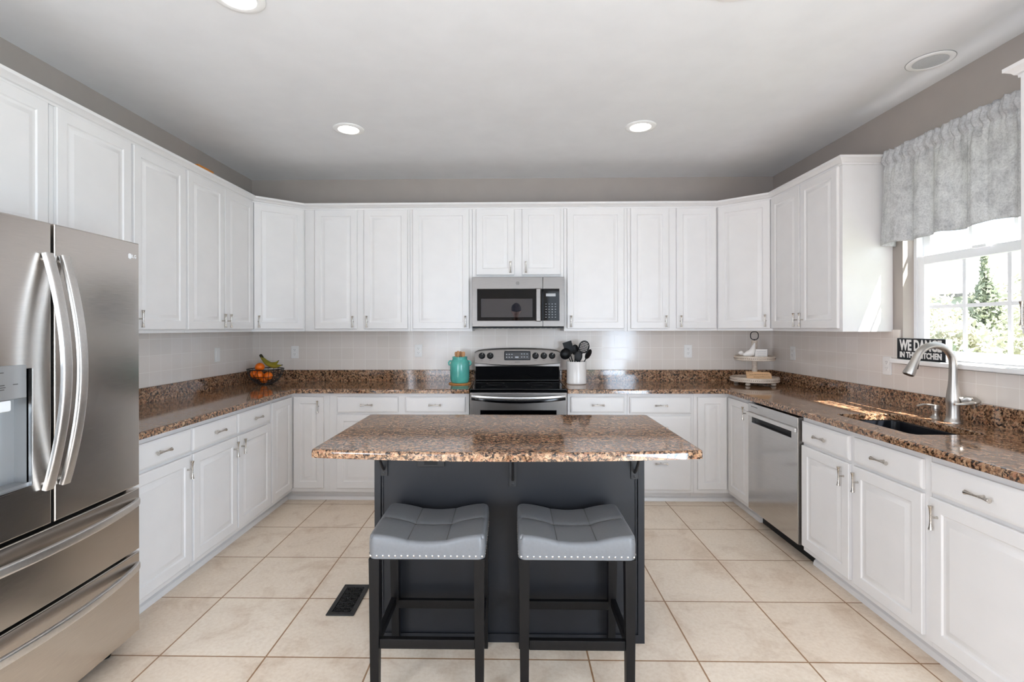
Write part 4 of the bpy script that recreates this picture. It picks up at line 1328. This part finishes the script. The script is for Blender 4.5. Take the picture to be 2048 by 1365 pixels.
orange_at(-.078, -.040, .088, .036, 'leftmost orange in the fruit bowl')
orange_at(-.014, -.078, .083, .036, 'orange in the middle of the fruit bowl\'s front row')
orange_at(.052, -.058, .076, .036, 'rightmost orange in the fruit bowl')
orange_at(.000, -.028, .045, .035, 'orange at the bottom of the fruit bowl, below the others')
bn = thing('banana_bunch', 'greenish yellow bananas lying across the right side of the fruit bowl', 'bananas', (bx, by, ZT))
def banana(pts, r):
    P_ = [Vector(p) for p in pts]
    cv = []
    for k in range(15):
        t = k / 14; a, b_, c_ = P_
        cv.append(a * (1 - t) ** 2 + b_ * 2 * t * (1 - t) + c_ * t * t)
    rad = [r * min(1, (.35 + 2.4 * (k / 14))) * (1 if k < 11 else 1 - .2 * (k - 10)) for k in range(15)]
    b = MB().tube(cv, rad, 7).build('banana', 'banana', bn, smooth=50)
    MB().tube([cv[-1], cv[-1] + (cv[-1] - cv[-2]).normalized() * .006], [r * .22, r * .15], 6).build('tip', 'stem', b)
banana([(-.050, .035, .232), (.020, .030, .135), (.145, .000, .165)], .0175)
banana([(-.048, .048, .230), (.030, .050, .125), (.098, .030, .200)], .0175)
banana([(-.052, .024, .228), (.045, -.004, .125), (.150, -.026, .166)], .0170)
MB().tube([(-.066, .042, .250), (-.056, .038, .240), (-.042, .036, .222)], [.012, .014, .012], 8).build('stem', 'stem', bn)

# ================================================================== crocks with utensils
tv = tag(MB().lathe([(0, .0005), (.094, .0005), (.097, .004), (.094, .009), (0, .009)], (0, 0, 0), 36, cap=False).build('trivet', 'cork'), 'round wooden trivet under the teal crock', 'trivet')
tv.location = (-.440, 4.300, ZT)
ck = thing('utensil_crock', 'teal glazed crock holding wooden spoons, left of the range', 'crock', (-.440, 4.300, ZT + .0095))
m = MB().lathe([(.062, .0005), (.072, .003), (.080, .02), (.083, .06), (.084, .12), (.083, .165), (.077, .188), (.066, .200), (.063, .206), (.064, .216), (.066, .222), (.064, .226), (.057, .225), (.056, .20), (.070, .16), (.074, .06), (.060, .012), (.0, .012)], n=36, cap=False)
m.lathe([(.0, .0005), (.062, .0005)], n=36, cap=False)
m.build('pot', 'teal', ck, smooth=50)
for sgn in (-1, 1):
    MB().tube([(sgn * .079, 0, .150), (sgn * .094, 0, .158), (sgn * .096, 0, .174), (sgn * .088, 0, .186), (sgn * .074, 0, .189)], .0075, 10).build('lug_handle', 'teal', ck, smooth=50)
cx0, cy0, cz0 = -.440, 4.300, ZT + .0095
def spoon(dx, dy, tx_, ty_, h, w_, label):
    o = thing('wooden_spoon', label, 'spoon', (cx0, cy0, cz0), 0, 'wooden spoons in the teal crock')
    a, b_ = Vector((dx, dy, .016)), Vector((tx_, ty_, h))
    d = (b_ - a)
    MB().tube([a, a + d * .8], [.0045, .0055], 8).build('handle', 'spoon', o)
    n_ = 8
    MB().tube([a + d * (.78 + .22 * k / n_) for k in range(n_ + 1)], .01, 12, flat=[(w_ * (.45 + .55 * min(1, k / 3)) * (1 if k < n_ - 1 else (.85 if k < n_ else .5)), .0040) for k in range(n_ + 1)], up=(0, 1, 0)).build('paddle', 'spoon', o, smooth=50)
spoon(-.012, .010, -.034, .0, .268, .012, 'leftmost wooden spoon in the teal crock')
spoon(.000, -.012, -.014, -.012, .276, .013, 'tall wooden spoon second from the left in the teal crock')
spoon(.010, .018, .006, .02, .272, .012, 'wooden spoon in the middle of the teal crock, third from the left')
spoon(.014, -.004, .034, -.004, .270, .015, 'rightmost wooden spoon in the teal crock')

wx0, wy0 = .568, 4.300
wc = thing('utensil_crock', 'white ceramic crock holding black utensils, right of the range', 'crock', (wx0, wy0, ZT))
m = MB().lathe([(0, .0005), (.078, .0005), (.084, .005), (.086, .014), (.084, .020), (.0835, .10), (.084, .185), (.086, .190), (.084, .194), (.078, .193), (.077, .02), (.0, .016)], n=40, cap=False)
m.build('pot', 'ceramic', wc, smooth=45)
def utensil(kind, a, b_, label, turn=0):
    o = thing(kind, label, 'utensil', (wx0, wy0, ZT), 0, 'black utensils in the white crock')
    a, b_ = Vector(a), Vector(b_)
    d = (b_ - a).normalized()
    MB().tube([a, a + (b_ - a) * .5, b_], [.006, .0055, .0045], 8).build('handle', 'black_plastic', o)
    side = d.cross(Vector((0, 1, 0))).normalized()
    fwd = side.cross(d).normalized()
    R = Matrix((side, -fwd, d)).transposed().to_4x4()
    mx = T(*b_) @ R @ RZ(turn) @ Matrix.Diagonal((1.22, 1.0, 1.18, 1))
    h = MB()
    if kind == 'slotted_spoon':
        N_ = 28
        ell = [(.035 * cos(2 * pi * k / N_), .044 + .044 * sin(2 * pi * k / N_)) for k in range(N_)]
        h.tube([(x, 0, z) for x, z in ell], .0042, 8, closed=True, mx=mx)
        for k in range(-3, 4):
            half = .042 * sqrt(max(0, 1 - (k * .0095 / .036) ** 2))
            h.box(k * .0095 - .0022, k * .0095 + .0022, -.0018, .0018, .044 - half, .044 + half, mx=mx)
        for k in range(-3, 4):
            half = .034 * sqrt(max(0, 1 - (k * .012 / .044) ** 2))
            h.box(-half, half, -.0018, .0018, .044 + k * .012 - .002, .044 + k * .012 + .002, mx=mx)
        nm = 'slotted_bowl'
    elif kind == 'ladle':
        prof = [(.0, 0), (.018, .003), (.032, .012), (.040, .028), (.042, .040), (.040, .040), (.036, .028), (.028, .015), (.0, .004)]
        h.lathe(prof, n=22, mx=mx @ T(0, 0, .03) @ RX(80), cap=False); nm = 'cup'
    elif kind == 'spatula':
        h.rbox(-.034, .034, -.0025, .0025, 0, .085, .002, mx=mx)
        h.rbox(-.012, .012, -.003, .003, -.015, .01, .002, mx=mx); nm = 'blade'
    else:
        h.ball((0, 0, .034), .036, 18, 12, (.78, .22, 1.1), mx=mx); nm = 'bowl'
    h.build(nm, 'black_plastic', o, smooth=40)
utensil('slotted_spoon', (-.02, .012, .024), (.052, .012, .268), 'black slotted spoon standing highest in the white crock', 0)
utensil('spatula', (.02, .044, .024), (-.050, .044, .266), 'black turner leaning left in the white crock', 12)
utensil('ladle', (.02, -.016, .024), (-.064, -.022, .222), 'black ladle at the left of the white crock', 20)
utensil('serving_spoon', (-.01, .062, .024), (-.004, .068, .250), 'black serving spoon upright at the back of the white crock', 10)
utensil('pasta_spoon', (-.02, -.050, .024), (.004, -.050, .200), 'short black spoon at the front of the white crock', 0)
utensil('serving_spoon', (-.03, -.030, .024), (.078, -.030, .222), 'black spoon drooping to the right of the white crock', 40)

# ================================================================== two tier tray
tx0, ty0 = 2.068, 4.255
tt = thing('tiered_tray', 'two-tier whitewashed wooden tray with beaded rims in the right corner', 'tray', (tx0, ty0, ZT))
M['beadwood'] = plain('bead_brown', (116, 92, 78), .6)
def tray(z, r, n_beads):
    t_ = MB().lathe([(0, z), (r - .004, z), (r, z + .004), (r, z + .034), (r - .004, z + .038), (r - .012, z + .038), (r - .014, z + .034), (r - .014, z + .030), (0, z + .030)], n=48, cap=False).build('tray', 'whitewash', tt, smooth=30)
    b = MB()
    for k in range(n_beads):
        a = 2 * pi * k / n_beads
        b.ball((r * cos(a), r * sin(a), z + .018), .0034, 6, 5)
    b.build('bead_rim', 'beadwood', t_)
tray(.028, .190, 76); tray(.206, .158, 64)
MB().lathe([(.019, .0585), (.016, .065), (.022, .075), (.015, .095), (.024, .125), (.018, .155), (.022, .185), (.022, .2055)], n=20).build('post', 'whitewash', tt, smooth=40)
MB().lathe([(.020, .2365), (.016, .245), (.023, .26), (.017, .29), (.024, .32), (.021, .345), (.026, .36), (.022, .372), (.008, .375)], n=20).build('post', 'whitewash', tt, smooth=40)
for k in range(4):
    a = pi / 4 + k * pi / 2
    MB().lathe([(.012, .0005), (.019, .006), (.020, .014), (.014, .022), (.018, .0275)], (.150 * cos(a), .150 * sin(a), 0), 16).build('foot', 'whitewash', tt, smooth=40)
MB().tube([(.033 * math.copysign(abs(cos(2 * pi * k / 28)) ** .7, cos(2 * pi * k / 28)), 0, .414 + .033 * math.copysign(abs(sin(2 * pi * k / 28)) ** .8, sin(2 * pi * k / 28))) for k in range(28)], .0036, 8, closed=True).tube([(0, 0, .374), (0, 0, .384)], .006, 8).build('ring_handle', 'wire', tt)
# ceramic bird with a tall upright tail on the upper tier
bd = tag(MB().tube([(-.060, 0, .030), (-.040, 0, .020), (-.012, 0, .026), (.018, 0, .034), (.030, 0, .060), (.040, 0, .095), (.048, 0, .118)], [.010, .013, .026, .031, .024, .013, .004], 18)
         .ball((-.066, 0, .034), .0185, 16, 12).tube([(-.080, 0, .034), (-.094, 0, .032)], [.005, .001], 8).build('bird_figurine', 'ceramic', smooth=60), 'white ceramic bird figurine with upright tail on the upper tray', 'figurine')
bd.location = (tx0 - .077, ty0 - .065, ZT + .2370)
def scribble(m, x0, x1, z, h, y, seed):
    rnd = random.Random(seed)
    x = x0
    while x < x1 - .004:
        w_ = min(rnd.uniform(.008, .02), x1 - x)
        n_ = max(3, int(w_ / .0022))
        m.tube([(x + w_ * k / n_, y, z + (h * .5 if k % 2 else -h * .5) * rnd.uniform(.5, 1)) for k in range(n_ + 1)], .0007, 4)
        x += w_ + .004
bs = thing('block_sign', 'small white block sign with faint grey lettering on the upper tray', 'sign', (tx0 + .022, ty0 - .062, ZT + .2365))
MB().rbox(-.052, .052, -.010, .012, .0005, .066, .0015).build('block', 'ceramic', bs)
m = MB()
for k, z in enumerate((.046, .028, .013)): scribble(m, -.040 + .006 * k, .040 - .006 * k, z, .008 - .001 * k, -.0104, 40 + k)
m.build('lettering', 'greyink', bs)
MB().box(.0521, .0535, -.010, .012, .001, .065).build('edge_band', 'wire', bs)
tg = thing('wooden_tag', 'tan wooden tag with dark handwriting leaning in the lower tray', 'sign', (tx0 - .012, ty0 - .100, ZT + .0590))
tm = T(0, 0, 0) @ RX(-14)
MB(tm).prism([(-.100, 0), (.105, 0), (.105, .034), (.088, .055), (-.100, .060)], -.004, .004, RX(90)).build('board', 'tagwood', tg)
m = MB(tm)
scribble(m, -.090, -.045, .050, .008, -.0044, 3); scribble(m, -.075, .080, .032, .010, -.0044, 4); scribble(m, -.045, .092, .014, .008, -.0044, 5)
m.build('handwriting', 'ink', tg)

# ================================================================== window sill sign and valance
sg = thing('box_sign', 'black box sign reading WE DANCE IN THIS KITCHEN on the window sill', 'sign', (XR - .012, 2.899, WZ0 + .0165), radians(-90))
MB().rbox(-.168, .168, -.018, .018, .0005, .126, .002).build('box', 'sign', sg)
MB().text('WE DANCE', .085, T(0, -.0184, .082), .0005, .655, .0034).text('IN THIS KITCHEN', .045, T(0, -.0184, .0265), .0005, .83, .0020).build('lettering', 'signtext', sg)
MB().rbox(.1682, .1705, -.017, .017, .001, .125, .0008).build('end_panel', 'lightplastic', sg)

va = thing('window_valance', 'grey mottled gathered cloth valance across the top of the window', 'valance', (XR, 2.58, 2.40))
rnd = random.Random(21)
NY, NZ = 260, 40
y0, y1 = .500, -.510
ph = [rnd.uniform(0, 6.28) for _ in range(8)]
def fold(u, v):
    """outward ripple; u along the rod 0..1, v 0 at the top, 1 at the hem."""
    tight = .006 * sin(u * 150 + ph[0] + 2 * sin(u * 21)) + .003 * sin(u * 260 + ph[1])
    loose = .016 * sin(u * 34 + ph[2] + 1.6 * sin(u * 9 + ph[3])) + .004 * sin(u * 61 + ph[4]) + .005 * sin(u * 19 + ph[5])
    k = min(1, max(0, (v - .10) / .25)); k = k * k * (3 - 2 * k)
    return tight * (1 - k * .85) + loose * (.15 + .85 * k)
vs, fs = [], []
zt, zb = .062, -.505
for j in range(NZ + 1):
    v = j / NZ
    z = zt + (zb - zt) * v
    for i in range(NY + 1):
        u = i / NY
        # the first stretch returns to the wall at the far end
        s_ = u * 1.10
        if s_ < .09: x, y = -.004 - s_, y0
        else: x, y = -.094, y0 + (y1 - y0) * (s_ - .09) / 1.01
        rod = .012 * math.exp(-((v - .09) / .035) ** 2) - .010 * math.exp(-((v - .16) / .02) ** 2)
        f_ = fold(u, v) + rod
        zz = z + (.004 * sin(u * 170 + ph[6]) + .004 * sin(u * 47 + ph[7])) * max(0, 1 - v / .10) + (.006 * sin(u * 23 + ph[1]) * max(0, (v - .8) / .2))
        yy = y + .010 * sin(u * 60 + ph[3]) * v * .6 + (.034 * v if s_ < .09 else .034 * v * (1 - (s_ - .09) / 1.01) * math.exp(-(s_ - .09) / .12))
        vs.append((x - (f_ if s_ >= .09 else f_ * s_ / .09), yy if s_ >= .09 else yy + f_ * .5, zz))
for j in range(NZ):
    for i in range(NY):
        a = j * (NY + 1) + i
        fs.append((a, a + 1, a + NY + 2, a + NY + 1))
vo_ = MB().add(vs, fs).build('cloth', 'valance', va, smooth=0, fix=False)
vo_.data.polygons.foreach_set('use_smooth', [True] * len(vo_.data.polygons))
sol = vo_.modifiers.new('thickness', 'SOLIDIFY'); sol.thickness = .0016
MB().tube([(-.002, .492, .012), (-.088, .488, .012), (-.090, -.50, .012), (-.002, -.505, .012)], .006, 8).build('curtain_rod', 'trim', va)

# something orange stored on top of the left wall cabinets
ob = tag(MB().rbox(-.06, .06, -.09, .09, .0005, .122, .003).build('storage_box', 'box'), 'small orange box on top of the left wall cabinets', 'box')
ob.location = (-2.235, 3.520, UZ1)
# ================================================================== the photographer, seen only as a reflection in the microwave door
def photographer(loc):
    root = thing('person', 'person in a dark T-shirt, jeans and a dark cap, reflected in the microwave door', 'person', loc, 0)
    bm = bmesh.new()
    sk = bm.verts.layers.skin.verify()
    def V(p, r, root_=False):
        v = bm.verts.new(p); v[sk].radius = r if isinstance(r, tuple) else (r, r)
        v[sk].use_root = root_
        return v
    def chain(a, lst):
        for p, r in lst:
            b = V(p, r); bm.edges.new((a, b)); a = b
        return a
    pel = V((0, 0, .96), (.155, .115), True)
    ch = chain(pel, [((0, .005, 1.10), (.140, .102)), ((0, .0, 1.27), (.165, .115))])
    up = chain(ch, [((0, -.012, 1.41), (.135, .092))])
    chain(up, [((0, -.005, 1.50), .058), ((0, .016, 1.585), .056)])
    for s_, wr, dn in ((1, (.135, .315, 1.270), .0), (-1, (-.105, .325, 1.215), .0)):
        el = chain(up, [((s_ * .175, -.01, 1.425), .068), ((s_ * .225, .0, 1.30), .052), ((s_ * .262, .035, 1.135), .042)])
        w_ = chain(el, [((s_ * .215, .16, 1.19), .041), (wr, .028)])
        w = Vector(wr); d = Vector((-s_ * .30, .86, .42)).normalized(); sd = Vector((.90, .30, .05)).normalized()
        pm = chain(w_, [(tuple(w + d * .045), (.036, .020))])
        for k, (o_, ln) in enumerate(((-.030, .062), (-.010, .074), (.011, .070), (.030, .055))):
            b0 = w + d * .085 + sd * o_
            chain(pm, [(tuple(b0), .0105), (tuple(b0 + d * ln * .45 + Vector((0, .004, -.012))), .0092), (tuple(b0 + d * ln * .62 + Vector((-s_ * .004, .0, -.038))), .0078)])
        th = w + d * .035 - sd * (s_ * .036)
        chain(pm, [(tuple(th), .0125), (tuple(th + d * .035 - sd * s_ * .018 + Vector((0, 0, .006))), .010), (tuple(th + d * .060 - sd * s_ * .012), .008)])
        hp = chain(pel, [((s_ * .088, .0, .885), .088), ((s_ * .098, .012, .68), .072), ((s_ * .104, .016, .50), .054), ((s_ * .108, -.010, .33), .052), ((s_ * .112, -.030, .11), .040)])
        chain(hp, [((s_ * .118, .04, .048), .042), ((s_ * .130, .150, .034), .033)])
    me = bpy.data.meshes.new('body'); bm.to_mesh(me); bm.free()
    tmp = bpy.data.objects.new('body', me); COL.objects.link(tmp)
    tmp.modifiers.new('skin', 'SKIN').use_smooth_shade = True
    ss = tmp.modifiers.new('sub', 'SUBSURF'); ss.levels = ss.render_levels = 1
    dg = bpy.context.evaluated_depsgraph_get(); dg.update()
    ev = bpy.data.meshes.new_from_object(tmp.evaluated_get(dg))
    head = T(0, .012, 1.575) @ RX(-14)
    hm = MB()
    hm.add([v.co.copy() for v in ev.vertices], [tuple(p.vertices) for p in ev.polygons])
    hm.ball((0, .010, .130), 1, 24, 16, (.077, .097, .112), mx=head)
    hm.ball((0, .046, .058), 1, 20, 12, (.054, .056, .052), mx=head)
    hm.tube([(0, .100, .142), (0, .117, .112), (0, .121, .102)], [.009, .012, .013], 10, mx=head)
    hm.tube([(-.020, .099, .066), (0, .106, .067), (.020, .099, .066)], [.006, .008, .006], 8, mx=head)
    for s_ in (-1, 1): hm.ball((s_ * .079, .0, .118), 1, 12, 8, (.010, .020, .031), mx=head)
    o = hm.build('body', 'person_skin', root, smooth=0, fix=False)
    bpy.data.objects.remove(tmp)
    rm = o.modifiers.new('r', 'REMESH'); rm.mode = 'VOXEL'; rm.voxel_size = .0058; rm.use_smooth_shade = True
    sm = o.modifiers.new('s', 'SMOOTH'); sm.iterations = 3; sm.factor = .5
    dg = bpy.context.evaluated_depsgraph_get(); dg.update()
    fin = bpy.data.meshes.new_from_object(o.evaluated_get(dg))
    o.modifiers.clear(); o.data = fin
    fin.materials.clear()
    for n_ in ('person_skin', 'person_shirt', 'person_jeans', 'person_shoes'): fin.materials.append(M[n_])
    for p in fin.polygons:
        x, y, z = p.center
        fore = abs(x) > .09 and y > .028 and z < 1.36 or y > .12 and z > 1.1
        if z < .085: k = 3
        elif z < .98: k = 2
        elif z < 1.50 and not (fore and not (abs(x) < .2 and y < .13)): k = 1
        else: k = 0
        p.material_index = k; p.use_smooth = True
    for s_ in (-1, 1):
        e_ = MB().ball((s_ * .032, .0925, .128), .0125, 14, 10, mx=head).build('eye', 'ceramic', o)
        MB().ball((s_ * .032, .1015, .127), .0058, 10, 8, mx=head).build('iris', 'wire', e_)
    cap = MB()
    prof = [(.0, .1165)] + [(.104 * sin(pi / 2 * k / 9), .108 * cos(pi / 2 * k / 9)) for k in range(1, 10)] + [(.104, -.016), (.101, -.016)]
    cap.lathe(prof, n=28, mx=head @ T(0, .006, .150) @ Matrix.Diagonal((.83, 1.02, 1, 1)), cap=False)
    br = [(.078 * cos(radians(a)), .085 + .085 * sin(radians(a))) for a in range(0, 181, 15)]
    cap.prism([(-.074, .05), (.074, .05)] + br, .136, .141, mx=head)
    cap.build('cap', 'person_cap', root, label='dark baseball cap', smooth=50)
    hair = MB()
    hair.lathe([(.103, 0), (.104, -.02), (.098, -.055), (.086, -.07), (.07, -.07)], n=24, mx=head @ T(0, -.010, .134) @ Matrix.Diagonal((.80, .90, 1, 1)), cap=False)
    hv = [v for v in hair.v]
    hair.f = [f for f in hair.f if sum(hv[i].y for i in f) / len(f) < .012]
    hair.build('hair', 'stem', root, label='short dark hair below the cap')
    return root
M['person_skin'] = plain('person_skin', (196, 150, 126), .5)
M['person_shirt'] = paint('person_shirt', (34, 35, 42), .85, .05, 40, .1)
M['person_jeans'] = paint('person_jeans', (48, 54, 72), .85, .08, 60, .1)
M['person_shoes'] = plain('person_shoes', (40, 38, 38), .6)
M['person_cap'] = paint('person_cap', (26, 27, 32), .8, .05, 60, .1)
photographer((.10, -.46, .0006))
